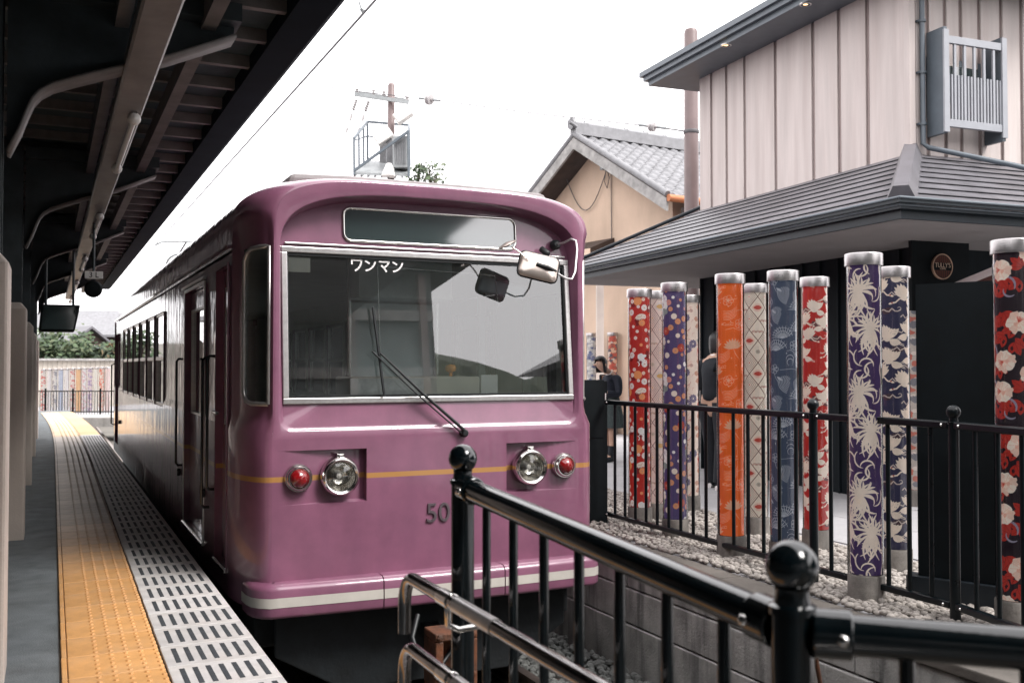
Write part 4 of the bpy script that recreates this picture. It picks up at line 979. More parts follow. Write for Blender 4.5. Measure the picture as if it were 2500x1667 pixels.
def pat_red(s):
    it = []
    pts = s.tiles(66, .042)
    for i, (u, v) in enumerate(pts):
        if i < 4: it.append(lambda o, u=u, v=v: s.disc(u, v + o, .036, ORG_, 1, 20))
        elif i < 7:
            def f(o, u=u, v=v):
                s.blob(u, v + o, .034, WHT, 2, .8, 20, .35); s.blob(u - .01, v + o - .035, .035, DRED, 1, .7, 18, .3)
                for k in range(6): s.curve(u - .035 + .012 * k, v + o - .045 + .006 * (k % 3), .3 * k, .045, 2.6 if k % 2 else -2.4, .008, WHT, 3, 6, False)
            it.append(f)
        elif i < 9: it.append(lambda o, u=u, v=v: s.fan(u, v + o, .055, -1.2, CREAM, 2, RED))
        else:
            c = WHT if i % 3 else (CREAM if i % 2 else ORG_); r_ = (.014, .019, .028, .016)[i % 4]
            it.append(lambda o, u=u, v=v, c=c, r_=r_, i=i: s.flower(u, v + o, r_, c, 14 if i % 2 else 10, 2, (.62, .35, .25) if r_ > .013 else None))
    for u, v in s.tiles(14, .08): it.append(lambda o, u=u, v=v: s.blob(u, v + o, .03, DRED, 0, 1.2))
    return it
def pat_purple(s):
    it = []; s_r = (.013, .019, .024)
    for i, (u, v) in enumerate(s.tiles(58, .044)):
        if i < 4:
            def f(o, u=u, v=v):
                s.blob(u, v + o, .036, (.30, .34, .32), 1, .85, 20, .3); s.blob(u + .01, v + o + .05, .034, WHT, 2, .8, 20, .4); s.blob(u - .02, v + o + .045, .024, DRED, 1, .8)
                for k in range(5): s.curve(u - .03 + .014 * k, v + o + .06 + .006 * (k % 3), 1.0 * k, .045, 2.6 if k % 2 else -2.4, .007, WHT, 3, 6, False)
            it.append(f)
        elif i < 9: it.append(lambda o, u=u, v=v: s.flower(u, v + o, .034, RED, 16, 2, (.75, .35, .25)))
        elif i < 12: it.append(lambda o, u=u, v=v: s.flower(u, v + o, .034, WHT, 18, 2, (.4, .3, .4)))
        else:
            c = [WHT, (.78, .35, .16), CREAM, (.72, .30, .24)][i % 4]; it.append(lambda o, u=u, v=v, c=c, i=i: s.flower(u, v + o, s_r[i % 3], c, 12, 2, (.45, .25, .25) if i % 2 else None))
    return it
def pat_cream(s):
    it = []
    for i, (u, v) in enumerate(s.tiles(26, .066)):
        if i < 7: it.append(lambda o, u=u, v=v: s.flower(u, v + o, .040, (.13, .11, .22), 10, 3, CREAM, .25))
        elif i < 13:
            def f(o, u=u, v=v):
                s.blob(u, v + o, .030, (.48, .06, .05), 2, 1, 16, .3); s.disc(u - .02, v + o + .012, .010, (.70, .32, .26), 3)
                for k in range(3): s.curve(u + .01 * k, v + o, 1 + 1.7 * k, .12, 3.4, .0045, (.5, .09, .07), 2, 10)
            it.append(f)
        elif i < 20: it.append(lambda o, u=u, v=v: s.blob(u, v + o, .028, (.66, .36, .26), 1, .8, 16, .25))
        else: it.append(lambda o, u=u, v=v, i=i: s.flower(u, v + o, .017, (.50, .44, .40) if i % 2 else (.70, .45, .38), 8, 2, (.35, .25, .22)))
    for u, v in s.tiles(40, .045): it.append(lambda o, u=u, v=v: s.curve(u, v + o, u * 40, .05, 2.2, .0022, (.62, .22, .18), 1))
    return it
def pat_orange(s):
    it = []; L1 = (.86, .46, .30)
    for i, (u, v) in enumerate(s.tiles(15, .10)):
        def f(o, u=u, v=v, i=i):
            if i % 3 == 0:
                for k in range(9): s.leaf(u, v + o, .4 + .32 * k, .075, .010, L1, 1)
                s.curve(u, v + o, -1.4, .09, .7, .004, L1, 1)
            elif i % 3 == 1:
                for k in range(5): s.ring(u + .020 * math.cos(k * 1.257), v + o + .020 * math.sin(k * 1.257), .018, .0032, L1, 1, 12)
                s.disc(u, v + o, .008, L1, 1)
            else:
                for k in range(7): s.curve(u - .03, v + o + .010 * k, -.5, .12, 1.5, .0034, L1, 1)
                s.cloud(u, v + o - .04, .09, L1, 1, .003)
        it.append(f)
    for u, v in s.tiles(26, .05): it.append(lambda o, u=u, v=v: s.disc(u, v + o, .0045, L1, 1, 8))
    for u, v in s.tiles(8, .1): it.append(lambda o, u=u, v=v: s.stroke([(u - .07, v + o), (u - .02, v + o + .012), (u + .03, v + o - .004), (u + .08, v + o + .01)], .003, L1, 1))
    return it
def lattice_fn(bg2, ln, acc, acc2):
    def fn(s):
        it = []; nu = 4; du = s.C / nu; dv = s.rep / 3
        for i in range(nu):
            for j in range(3):
                u, v = i * du, j * dv
                def f(o, u=u, v=v, i=i, j=j):
                    for off in (0, 1):
                        a = (u + off * du / 2, v + o + off * dv / 2)
                        if not s.ok(a[1], .1): continue
                        s.stroke([(a[0] - du / 2, a[1]), (a[0], a[1] + dv / 2), (a[0] + du / 2, a[1])], .0062, ln, 2); s.stroke([(a[0] - du / 2, a[1]), (a[0], a[1] - dv / 2), (a[0] + du / 2, a[1])], .0062, ln, 2)
                        kind = (i * 2 + j * 3 + off) % 5
                        if kind in (0, 3):
                            for k in (.75, .52, .30): s.stroke([(a[0] - du / 2 * k, a[1]), (a[0], a[1] + dv / 2 * k), (a[0] + du / 2 * k, a[1]), (a[0], a[1] - dv / 2 * k), (a[0] - du / 2 * k, a[1])], .0030, ln, 1)
                            s.disc(a[0], a[1], .006, acc, 2, 8)
                        elif kind == 1:
                            s.leaf(a[0] - du * .33, a[1], 0, du * .66, dv * .2, acc2, 1); s.leaf(a[0] - du * .25, a[1], 0, du * .5, dv * .10, acc, 2)
                        elif kind == 2:
                            for k in range(3):
                                for q in (-1, 0, 1): s.ring(a[0] + q * du * .22, a[1] - dv * .16, du * .10 * (1 + .45 * k) * .8, .0024, acc if k % 2 else ln, 1, 8, 10, 170)
                        else: s.flower(a[0], a[1], .018, bg2, 8, 1, ln)
                it.append(f)
        return it
    return fn
def lines_fn(ln, dens=1.0):
    def fn(s):
        it = []
        for i, (u, v) in enumerate(s.tiles(int(15 * dens), .085)):
            def f(o, u=u, v=v, i=i):
                if i % 4 == 0:
                    for k in range(8): s.ring(u, v + o, .016 + .010 * k, .0034, ln, 1, 14, 100 + 10 * k, 250)
                elif i % 4 == 1:
                    for k in range(11): s.curve(u, v + o, .3 + .25 * k, .09, .5, .0045, ln, 1)
                    for k in range(3): s.ring(u, v + o, .030 + .022 * k, .0032, ln, 1, 12, 15, 165)
                elif i % 4 == 2:
                    for k in range(5): s.ring(u + .018 * math.cos(k * 1.257), v + o + .018 * math.sin(k * 1.257), .015, .0030, ln, 1, 10)
                    s.curve(u, v + o - .02, -1.5, .09, .8, .003, ln, 1); s.leaf(u + .02, v + o - .05, -.6, .05, .008, ln, 1)
                else:
                    for k in range(3): s.curve(u, v + o + .015 * k, .2, .13, 5.5 - k, .0040, ln, 1, 14)
                    s.stroke([(u - .08, v + o - .03), (u, v + o - .022), (u + .07, v + o - .034)], .0024, ln, 1)
            it.append(f)
        for u, v in s.tiles(18, .06): it.append(lambda o, u=u, v=v: s.disc(u, v + o, .004, ln, 1, 7))
        return it
    return fn
def crane_fn(col, line, acc, dark=None, sz=.125, n=9):
    def fn(s):
        it = []
        for i, (u, v) in enumerate(s.tiles(n, .115)):
            def f(o, u=u, v=v, i=i):
                s.crane(u, v + o, sz, i % 2, col, 2, acc)
            it.append(f)
        for i, (u, v) in enumerate(s.tiles(n, .09)):
            def f(o, u=u, v=v, i=i):
                if dark: s.blob(u, v + o, .045, dark, 0, .45, 18, .3)
                p = [(u - .09 + .018 * k, v + o + .010 * math.sin(k * 1.9 + i) + .006 * (k % 2)) for k in range(11)]; s.stroke(p, .0075, line, 1)
                s.ring(u + .08, v + o + .012, .012, .004, line, 1, 8, -80, 150)
            it.append(f)
        return it
    return fn
def pat_chrys(s):
    it = []
    for i, (u, v) in enumerate(s.tiles(6, .15)):
        def f(o, u=u, v=v, i=i):
            for k in range(26):
                a = -2.9 + 2.6 * k / 25; L_ = .120 + .045 * math.sin(k * 1.7); s.curve(u, v + o, a + .25 * math.sin(k), L_, 1.8 * (1 if math.cos(a) < 0 else -1) * (.5 + .5 * (k % 3) / 2), .0125, CREAM, 2, 9)
            for k in range(14):
                a = .2 + 2.7 * k / 13; s.curve(u, v + o, a, .085 + .016 * (k % 3), (.9 if k % 2 else -.9), .013, CREAM, 2, 6)
        it.append(f)
    for i, (u, v) in enumerate(s.tiles(44, .036)):
        def f(o, u=u, v=v, i=i):
            s.curve(u, v + o, s.r.uniform(0, 6.28), .125, s.r.choice((-3.2, 3.2, -2.2, 2.4)), .0105, CREAM, 1, 9)
        it.append(f)
    return it
def pat_peony(s):
    it = []; PK = (.80, .46, .36); LV = (.30, .27, .36)
    for i, (u, v) in enumerate(s.tiles(40, .05)):
        def f(o, u=u, v=v, i=i):
            a = s.r.uniform(0, 6.28)
            for k in range(3): s.leaf(u, v + o, a + (k - 1) * .7, .075 - .01 * abs(k - 1), .018, (.46, .035, .025), 1)
            for k in range(3): s.stroke([(u, v + o), (u + .065 * math.cos(a + (k - 1) * .7), v + o + .065 * math.sin(a + (k - 1) * .7))], .0016, (.16, .01, .012), 2)
        it.append(f)
    for i, (u, v) in enumerate(s.tiles(9, .115)):
        def f(o, u=u, v=v, i=i):
            a0 = s.r.uniform(0, 6.28)
            for k in range(6):
                a = a0 + k * 1.047; s.blob(u + .032 * math.cos(a), v + o + .032 * math.sin(a), .028, CREAM if k % 2 else (.84, .60, .50), 3, .9, 16, .35)
            for k in range(10): s.stroke([(u, v + o), (u + .05 * math.cos(a0 + k * .63), v + o + .05 * math.sin(a0 + k * .63))], .0018, PK, 5)
            for k in range(5):
                a = a0 + k * 1.257; s.blob(u + .012 * math.cos(a), v + o + .012 * math.sin(a), .012, PK if k % 2 else CREAM, 4, 1, 10, .3)
            for k in range(5): s.stroke([(u, v + o), (u + .03 * math.cos(a0 + .5 + .3 * k), v + o + .03 * math.sin(a0 + .5 + .3 * k))], .003, (.55, .05, .03), 5)
        it.append(f)
    for i, (u, v) in enumerate(s.tiles(7, .13)):
        it.append(lambda o, u=u, v=v: (s.curve(u, v + o, 1.0, .12, 2.6, .012, LV, 2, 9), s.curve(u, v + o - .03, 4, .08, -2.6, .010, LV, 2, 9)))
    return it
def pat_patch(s):
    it = []; cs = [(.05, .055, .13), (.40, .30, .30), (.60, .55, .52), (.09, .08, .10), (.50, .10, .07), (.66, .40, .28)]
    for i, (u, v) in enumerate(s.tiles(60, .04)):
        it.append(lambda o, u=u, v=v, i=i: s.blob(u, v + o, .034 + .012 * (i % 3), cs[i % len(s.cs_)] if False else s.cs_[i % len(s.cs_)], 1 + i % 3, .6, 14, .4))
    return it
PATS = {
 'red': ((.52, .032, .022), pat_red, .62), 'purple': (PUR, pat_purple, .60), 'cream': ((.90, .74, .64), pat_cream, .50), 'orange': ((.90, .15, .025), pat_orange, .56),
 'diamond': ((.80, .72, .62), lattice_fn((.50, .47, .40), (.20, .115, .09), (.50, .07, .05), (.78, .56, .47)), .52),
 'pinkzig': ((.86, .68, .62), lattice_fn((.72, .60, .50), (.34, .20, .20), (.70, .42, .16), (.74, .62, .58)), .60),
 'navy': (NAVY, lines_fn((.46, .48, .54), 1.5), .60), 'redcrane': ((.50, .03, .024), crane_fn(CREAM, (.74, .58, .50), (.5, .05, .03), (.16, .06, .06), .155, 13), .54),
 'chrys': ((.062, .034, .115), pat_chrys, .58), 'crane': ((.038, .036, .080), crane_fn((.88, .74, .63), (.60, .50, .46), (.45, .05, .03), (.075, .045, .055), .18, 11), .56),
 'peony': ((.020, .012, .018), pat_peony, .62)}
def fabric_mesh(key, h, seed=1, cs=None, base=None):
    s = Print(base or PATS[key][0], h, seed); s.base_cyl()
    if cs: s.cs_ = cs; s.repeat(pat_patch, .55)
    else: s.repeat(PATS[key][1], PATS[key][2])
    return s.m.mesh('fabric')
TUBE = MB(); TUBE.lathe([(.0965, .0), (.0965, 1.70)], n=40); me_tube = TUBE.mesh('tube')
BASE = MB(); BASE.lathe([(.103, -.08), (.103, .158), (.099, .166), (.09, .168), (0, .168)], n=40); me_base = BASE.mesh('base')
CAP = MB(); CAP.lathe([(.097, -.004), (.1065, -.004), (.1068, .0), (.1068, .062), (.1055, .066), (.100, .069), (.0, .071)], n=44); me_cap = CAP.mesh('cap')
def kimono(x, y, me, label, rz=0, ztop=1.945, z0=-.06, grp='kimono print columns beside the fence'):
    t = thing('kimono_pole', (x, y, z0), label, 'pole', grp, rz)
    hh = ztop - z0; b0 = .165; hf = hh - .06 - b0
    o = link('base', me_base, 'pole_base', t, 45); o.location = (0, 0, 0)
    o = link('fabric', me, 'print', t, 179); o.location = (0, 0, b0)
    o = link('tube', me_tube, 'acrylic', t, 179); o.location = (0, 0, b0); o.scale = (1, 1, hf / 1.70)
    o = link('cap', me_cap, 'brushed', t, 45); o.location = (0, 0, hh - .07)
    return t
HF = 1.945 + .06 - .06 - .165
near = [('red', 4.546, 7.174, 'red kimono column with white and orange flowers, nearest to the train'),
        ('pinkzig', 4.80, 7.32, 'pale pink zigzag kimono column just behind the red flowered one'),
        ('purple', 4.453, 6.518, 'purple kimono column with round red and white flowers'),
        ('cream', 5.36, 7.62, 'cream kimono column with small purple daisies, left of the orange one'),
        ('orange', 4.378, 5.716, 'plain bright orange kimono column with faint line flowers'),
        ('diamond', 5.09, 6.33, 'beige kimono column with brown diamond lattice behind the orange one'),
        ('navy', 4.55, 5.36, 'slate blue kimono column with pale line drawing'),
        ('redcrane', 5.10, 5.66, 'red kimono column with cream cranes and cloud lines'),
        ('chrys', 4.272, 4.335, 'purple kimono column with cream curling chrysanthemum petals'),
        ('crane', 5.04, 4.85, 'dark indigo kimono column with cream flying cranes'),
        ('peony', 4.50, 3.535, 'black and red peony kimono column at the right picture edge')]
for i, (k, x, y, lb) in enumerate(near):
    kimono(x, y, fabric_mesh(k, HF, 11 + i), lb, rz=.7 * i)
back_cs = [([(.60, .58, .56), (.10, .12, .22), (.62, .60, .58), (.16, .18, .28)], (.55, .54, .53)), ([(.50, .10, .07), (.66, .40, .28), (.09, .08, .10), (.62, .50, .44)], (.42, .12, .09)), ([(.05, .055, .13), (.32, .28, .28), (.40, .36, .36), (.08, .08, .16)], (.30, .26, .27)),
           ([(.30, .03, .03), (.60, .52, .46), (.10, .04, .05)], (.22, .03, .035)), ([(.08, .10, .22), (.66, .36, .24), (.10, .12, .25)], (.07, .09, .20)), ([(.55, .48, .44), (.40, .12, .09), (.15, .15, .17)], (.5, .44, .4)), ([(.6, .35, .2), (.5, .08, .05)], (.6, .5, .45))]
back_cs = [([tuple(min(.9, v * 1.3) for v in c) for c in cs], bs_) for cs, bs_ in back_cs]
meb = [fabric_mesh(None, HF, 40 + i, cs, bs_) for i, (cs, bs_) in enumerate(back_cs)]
back = [(1358, 20.0, 0, 'far white and indigo kimono column left of the schoolgirl'), (1407, 19.6, 1, 'far red and orange patchwork kimono column behind the schoolgirl'), (1436, 20.2, 2, 'far grey and navy banded kimono column right of the schoolgirl'),
        (1641, 15.2, 5, 'small distant column between the cream and orange kimono columns'),
        (1862, 13.2, 6, 'thin orange dotted column glimpsed between the slate and red crane ones'), (1932, 11.0, 3, 'dark red dotted column behind, left of the chrysanthemum one'), (1952, 11.3, 4, 'blue and orange dotted column behind, touching the chrysanthemum one'),
        (2100, 9.6, 5, 'narrow pale patterned column half hidden by the black screen'), (2086, 10.6, 1, 'farther red column glimpsed beside the indigo crane one')]
for px, D, k, lb in back:
    u = (px - 1176) / 2280; p = rf(u * D, D, 0); kimono(p.x, p.y, meb[k], lb, rz=px, grp='kimono print columns farther back')
# the same poles carry on behind the train and show through its windows
ordn = ['first', 'second', 'third', 'fourth', 'fifth', 'sixth', 'seventh', 'eighth', 'ninth', 'tenth']
cn_ = ['pale', 'red', 'grey banded', 'dark red', 'blue', 'cream', 'orange']
for i in range(10):
    kimono(4.55 + (.45 if i % 2 else 0), 8.9 + 1.05 * i, meb[(i * 3 + 1) % 7], '%s kimono pole seen through the train windows, %s from the front' % (cn_[(i * 3 + 1) % 7], ordn[i]), rz=i * 1.3, grp='kimono poles behind the train')
# far row closing the platform
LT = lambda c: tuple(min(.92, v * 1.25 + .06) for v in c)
fcs = [((.62, .55, .52), [(.55, .12, .10), (.65, .60, .57)]), ((.66, .60, .60), [(.70, .65, .64)]), ((.60, .55, .53), [(.25, .24, .28), (.62, .60, .58)]), ((.40, .44, .54), [(.45, .48, .58)]), ((.64, .60, .60), [(.70, .66, .66)]), ((.62, .50, .46), [(.50, .10, .09), (.65, .60, .57)]), ((.76, .40, .20), [(.80, .44, .24)]),
       ((.66, .58, .58), [(.60, .40, .42), (.7, .66, .66)]), ((.60, .53, .55), [(.36, .26, .40), (.62, .50, .50)]), ((.68, .60, .55), [(.74, .66, .60)]), ((.70, .45, .38), [(.62, .12, .06), (.74, .62, .55)]), ((.70, .52, .50), [(.74, .56, .54)])]
fnm = ['red speckled', 'plain pale', 'grey patterned', 'pale blue', 'whitish', 'white and crimson', 'plain orange', 'blush', 'mauve dotted', 'cream', 'vermilion patterned', 'plain pink']
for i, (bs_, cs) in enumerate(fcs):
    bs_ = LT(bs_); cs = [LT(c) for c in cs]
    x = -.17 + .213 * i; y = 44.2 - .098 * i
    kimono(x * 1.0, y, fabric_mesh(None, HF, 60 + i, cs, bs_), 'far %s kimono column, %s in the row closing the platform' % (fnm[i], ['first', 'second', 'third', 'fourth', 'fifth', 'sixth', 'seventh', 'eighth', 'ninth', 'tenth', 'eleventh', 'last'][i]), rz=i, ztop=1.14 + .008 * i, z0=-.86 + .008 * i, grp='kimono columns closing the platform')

# ================================================================== CAFE BUILDING
AB = R(4.0); E1 = Vector((math.sin(AB), math.cos(AB), 0)); E2 = Vector((math.cos(AB), -math.sin(AB), 0))
EC = Vector((5.92, 5.62, 0)); OV = 1.5; WL = 3.78; WR = 7.0
cafe = thing('cafe_building', EC + E1 * 4 + E2 * 3, 'two storey cafe with pale boarded upper floor and dark hipped eaves roof', 'building')
def bp(a, b_, z): return EC + E1 * a + E2 * b_ + Vector((0, 0, z))      # a along the left face, b along the right face
ZE, ZR, ZT = 2.47, 3.34, 5.08
LA = OV + WL + OV; LB = OV + WR
# ground floor walls
q = MB()
for poly_ in ([bp(OV, OV, -.06), bp(OV + WL, OV, -.06), bp(OV + WL, OV, 2.44), bp(OV, OV, 2.44)], [bp(OV, OV, -.06), bp(OV, LB, -.06), bp(OV, LB, 2.44), bp(OV, OV, 2.44)], [bp(OV + WL, OV, -.06), bp(OV + WL, LB, -.06), bp(OV + WL, LB, 2.44), bp(OV + WL, OV, 2.44)]):
    q.add(poly_, [(0, 1, 2, 3)])
gw = q.build('ground_wall', 'dark_wall', cafe)
for i in range(13):
    q = MB(); a = OV + .15 + .3 * i; q.bar(bp(a, OV - .012, -.05), bp(a, OV - .012, 2.43), .03, .03, E1); q.build('wall_batten', 'dark_wall', gw)
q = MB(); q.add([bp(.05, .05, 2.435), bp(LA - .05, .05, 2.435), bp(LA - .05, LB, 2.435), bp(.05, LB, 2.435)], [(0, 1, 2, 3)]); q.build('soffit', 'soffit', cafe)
# lower roof courses
NC = 9
def course(i, side):
    t0, t1 = i / NC, (i + 1) / NC; lift = .017; o0 = -.03
    def pt(t, e, z): # e: 0 = hip corner end, 1 = far end
        off = OV * t
        if side == 'l': return bp(off if e == 0 else LA - off, off, z)
        if side == 'r': return bp(off, off if e == 0 else LB, z)
    z0, z1 = ZE + .10 + (ZR - ZE - .10) * t0, ZE + .10 + (ZR - ZE - .10) * t1
    q = MB(); t1b = min(1, t1 + .01)
    q.add([pt(t0, 0, z0 + lift), pt(t0, 1, z0 + lift), pt(t1, 1, z1 + .002), pt(t1, 0, z1 + .002), pt(t0, 0, z0 + lift - .005), pt(t0, 1, z0 + lift - .005), pt(t1, 1, z1 - .010), pt(t1, 0, z1 - .010)], [(0, 1, 2, 3), (4, 7, 6, 5), (0, 4, 5, 1), (1, 5, 6, 2), (0, 3, 7, 4)])
    q.build('roof_course', 'slate', cafe)
for i in range(NC):
    course(i, 'l'); course(i, 'r')
# dark boarding below the courses, far-left hip
q = MB(); q.add([bp(-.02, -.02, ZE + .085), bp(LA + .02, -.02, ZE + .085), bp(LA - OV, OV, ZR - .02), bp(OV, OV, ZR - .02), bp(-.02, LB, ZE + .085), bp(OV, LB, ZR - .02)], [(0, 1, 2, 3), (0, 3, 5, 4)]); q.build('roof_boarding', 'matte_black', cafe)
q = MB(); q.add([bp(LA, 0, ZE + .10), bp(LA, LB, ZE + .10), bp(LA - OV, LB, ZR), bp(LA - OV, OV, ZR)], [(0, 1, 2, 3)]); q.build('rear_roof', 'slate', cafe)
# hip caps
def hipcap(a, b_, w0, w1, nm):
    d = (b_ - a).normalized(); sd = d.cross(Vector((0, 0, 1))).normalized(); up = sd.cross(d)
    q = MB(); rows = []
    for p, w_ in ((a, w0), (b_, w1)): rows.append([p + sd * w_ * 1.2 - up * .10, p + sd * w_ * .55 + up * .05, p - sd * w_ * .55 + up * .05, p - sd * w_ * 1.2 - up * .10])
    q.grid(rows); q.add([rows[0][0], rows[0][1], rows[0][2], rows[0][3]], [(0, 1, 2, 3)]); return q.build(nm, 'slate', cafe)
hipcap(bp(.05, .05, ZE + .17), bp(OV + .03, OV + .03, ZR + .06), .105, .095, 'hip_cap')
q = MB(); q.sweep([bp(LA + .02, -.02, ZE + .13), bp(LA - OV, OV, ZR + .04)], .025, 8); q.build('hip_cap', 'fascia', cafe)
# gutter: two stepped mouldings and a fascia board
def eave(z0, z1, o, nm, mat, par=cafe):
    q = MB(); P_ = [bp(LA + o, -o, 0), bp(-o, -o, 0), bp(-o, LB, 0)]; In = [bp(LA + o, -o + .03, 0), bp(-o + .03, -o + .03, 0), bp(-o + .03, LB, 0)]
    zz = lambda p, z: p + Vector((0, 0, z))
    for k in range(2):
        q.add([zz(P_[k], z0), zz(P_[k + 1], z0), zz(P_[k + 1], z1), zz(P_[k], z1), zz(In[k], z0), zz(In[k + 1], z0), zz(In[k + 1], z1), zz(In[k], z1)], [(0, 1, 2, 3), (4, 7, 6, 5), (3, 2, 6, 7), (0, 4, 5, 1)])
    return q.build(nm, mat, par)
eave(ZE - .04, ZE + .035, -.03, 'fascia_board', 'fascia'); eave(ZE + .03, ZE + .065, .015, 'gutter_lip', 'fascia'); eave(ZE + .072, ZE + .105, .055, 'gutter_lip', 'fascia')
q = MB(); P_ = [(.0, .05)]
for o_, z_ in ((.06, ZE + .108), (.02, ZE + .06)):
    q = MB(); q.sweep([bp(LA + o_, -o_, z_), bp(-o_, -o_, z_), bp(-o_, LB, z_)], .011, 8); q.build('gutter_bead', 'steel_blue', cafe, smooth=60)
# upper storey: wall core, boards and battens
q = MB()
w0, w1 = bp(OV, OV, 0), bp(OV + WL, OV, 0)
for poly_ in ([bp(OV, OV, 3.0), bp(OV + WL, OV, 3.0), bp(OV + WL, OV, ZT), bp(OV, OV, ZT)], [bp(OV, OV, 3.0), bp(OV, LB, 3.0), bp(OV, LB, ZT), bp(OV, OV, ZT)], [bp(OV + WL, OV, 3.0), bp(OV + WL, LB, 3.0), bp(OV + WL, LB, ZT), bp(OV + WL, OV, ZT)]): q.add(poly_, [(0, 1, 2, 3)])
uw = q.build('upper_wall', 'batten', cafe)
def a_of_px(px):     # where a sight line of the survey meets the left face
    k = math.tan(R(25.04) + math.atan((px - 1176) / 2280)); c = bp(0, OV, 0); return (c.x - k * c.y) / (k * E1.y - E1.x)
seams = [1614, 1640, 1675, 1717, 1788.5, 1875.7, 1936, 2002, 2048]
AS = sorted([a_of_px(p) for p in seams[1:-1]] + [OV + .02, OV + WL])
AS = [OV + .0] + [a for a in AS if a > OV + .1]
for a, b_ in zip(AS, AS[1:]):
    q = MB(); g0 = .055; z1 = ZT
    q.obox((bp((a + b_) / 2, OV - .012, (3.2 + z1) / 2)), E1 * ((b_ - a) / 2 - g0 / 2), E2 * .012, Vector((0, 0, (z1 - 3.2) / 2))); q.build('wall_board', 'clad', uw, bevel=.004)
for a in AS[1:-1]:
    q = MB(); q.bar(bp(a, OV - .004, 3.2), bp(a, OV - .004, ZT), .018, .012, E2); q.build('wall_joint', 'batten', uw)
q = MB(); q.bar(bp(OV - .01, OV - .01, 3.15), bp(OV - .01, OV - .01, ZT), .075, .075, E2); q.build('corner_trim', 'clad', uw, bevel=.006)
BS = [OV + .03, OV + .20, OV + .42, OV + .62, OV + .86, OV + 1.15, OV + 1.42, OV + 1.75, OV + 2.2, OV + 2.8, OV + 3.5, LB]
for a, b_ in zip(BS, BS[1:]):
    q = MB(); q.obox((bp(OV - .012, (a + b_) / 2, (3.2 + ZT) / 2)), E2 * ((b_ - a) / 2 - .024), E1 * .012, Vector((0, 0, (ZT - 3.2) / 2))); q.build('wall_board', 'clad', uw, bevel=.004)
# upper eaves
UO = .50
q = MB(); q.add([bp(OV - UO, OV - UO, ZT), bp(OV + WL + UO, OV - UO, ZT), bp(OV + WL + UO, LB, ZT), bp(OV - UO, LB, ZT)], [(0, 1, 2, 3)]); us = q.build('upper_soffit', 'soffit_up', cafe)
for oo, z0, z1 in ((0.0, ZT - .01, ZT + .06), (.05, ZT + .055, ZT + .12), (.09, ZT + .115, ZT + .18)):
    q = MB(); P_ = [bp(OV + WL + UO + oo, LB, 0), bp(OV + WL + UO + oo, OV - UO - oo, 0), bp(OV - UO - oo, OV - UO - oo, 0), bp(OV - UO - oo, LB, 0)]
    q.add([p + Vector((0, 0, z)) for z in (z0, z1) for p in P_], [(0, 1, 5, 4), (1, 2, 6, 5), (2, 3, 7, 6)]); q.add([p + Vector((0, 0, z0)) for p in P_], [(0, 1, 2, 3)]); q.build('upper_gutter', 'steel_blue', cafe)
q = MB(); a0, a1, b0 = OV - UO - .05, OV + WL + UO + .05, OV - UO - .05
am = (a0 + a1) / 2
q.add([bp(a0, b0, ZT + .17), bp(a1, b0, ZT + .17), bp(a1, LB, ZT + .17), bp(a0, LB, ZT + .17), bp(am, b0 + 1.9, ZT + 1.15), bp(am, LB, ZT + 1.15)], [(0, 1, 4), (1, 2, 5, 4), (0, 4, 5, 3), (2, 3, 5)]); q.build('upper_roof', 'slate', cafe)
def a_b_at(px, py, z):      # plan spot on a ceiling plane
    u, v = (px - 1176) / 2280, (784 - py) / 2280; pt = R(1.357); f = math.cos(pt) - v * math.sin(pt); zz = math.sin(pt) + v * math.cos(pt); k = (z - 1.3) / zz
    p = (FW * f + RT * u) * k - EC; return p.dot(E1), p.dot(E2)
for px, py in ((1668, 103), (1850, 9)):
    a, b_ = a_b_at(px, py, ZT); q = MB(); c = bp(a, b_, ZT); q.lathe([(.062, 0), (.062, -.012), (.05, -.014)], c, n=20); dl = q.build('downlight', 'white_plastic', us, smooth=50)
    q = MB(); q.lathe([(.05, -.008), (.025, -.010), (0, -.010)], c, n=20); q.build('lit_lamp', 'lampglow', dl)
# drainpipe down the right face and over the lower roof
q = MB(); q.sweep([bp(OV - .06, OV + .10, ZT), bp(OV - .06, OV + .10, ZR + .09), bp(OV - .10, OV + .13, ZR + .045), bp(OV - .55, OV + .75, ZR - .17), bp(.45, OV + 1.42, ZE + .42), bp(.1, OV + 2.0, ZE + .22)], .025, 12); dp = q.build('drainpipe', 'steel_blue', cafe, smooth=60)
for z in (3.62, 4.12, 4.62):
    q = MB(); q.lathe([(.036, -.012), (.036, .012)], bp(OV - .06, OV + .10, z), n=14); q.bar(bp(OV - .06, OV + .06, z), bp(OV - .0, OV + .06, z), .012, .02); q.build('pipe_clip', 'steel_blue', dp)
# projecting lattice window
b0, b1, z0, z1, dp_ = OV + .20, OV + .93, 3.60, 4.40, .22
wn = MB(); wn.obox(bp(OV - .004, (b0 + b1) / 2, (z0 + z1) / 2), E2 * ((b1 - b0) / 2), E1 * .012, Vector((0, 0, (z1 - z0) / 2 - .1))); wnd = wn.build('window', 'steel_blue', cafe)
q = MB(); q.obox(bp(OV - .028, (b0 + b1) / 2 + .05, (z0 + z1) / 2 + .05), E2 * ((b1 - b0) / 2 - .16), E1 * .008, Vector((0, 0, (z1 - z0) / 2 - .22))); q.build('pane', 'sign_glass', wnd)
for bb, dz0, dz1 in ((b0, -.10, .12), (b1, -.12, .10)):
    q = MB(); q.obox(bp(OV - dp_ / 2 - .03, bb, (z0 + z1 + dz0 + dz1) / 2), E2 * .022, E1 * (dp_ / 2), Vector((0, 0, (z1 - z0 + dz1 - dz0) / 2))); q.build('side_board', 'steel_blue', wnd, bevel=.004)
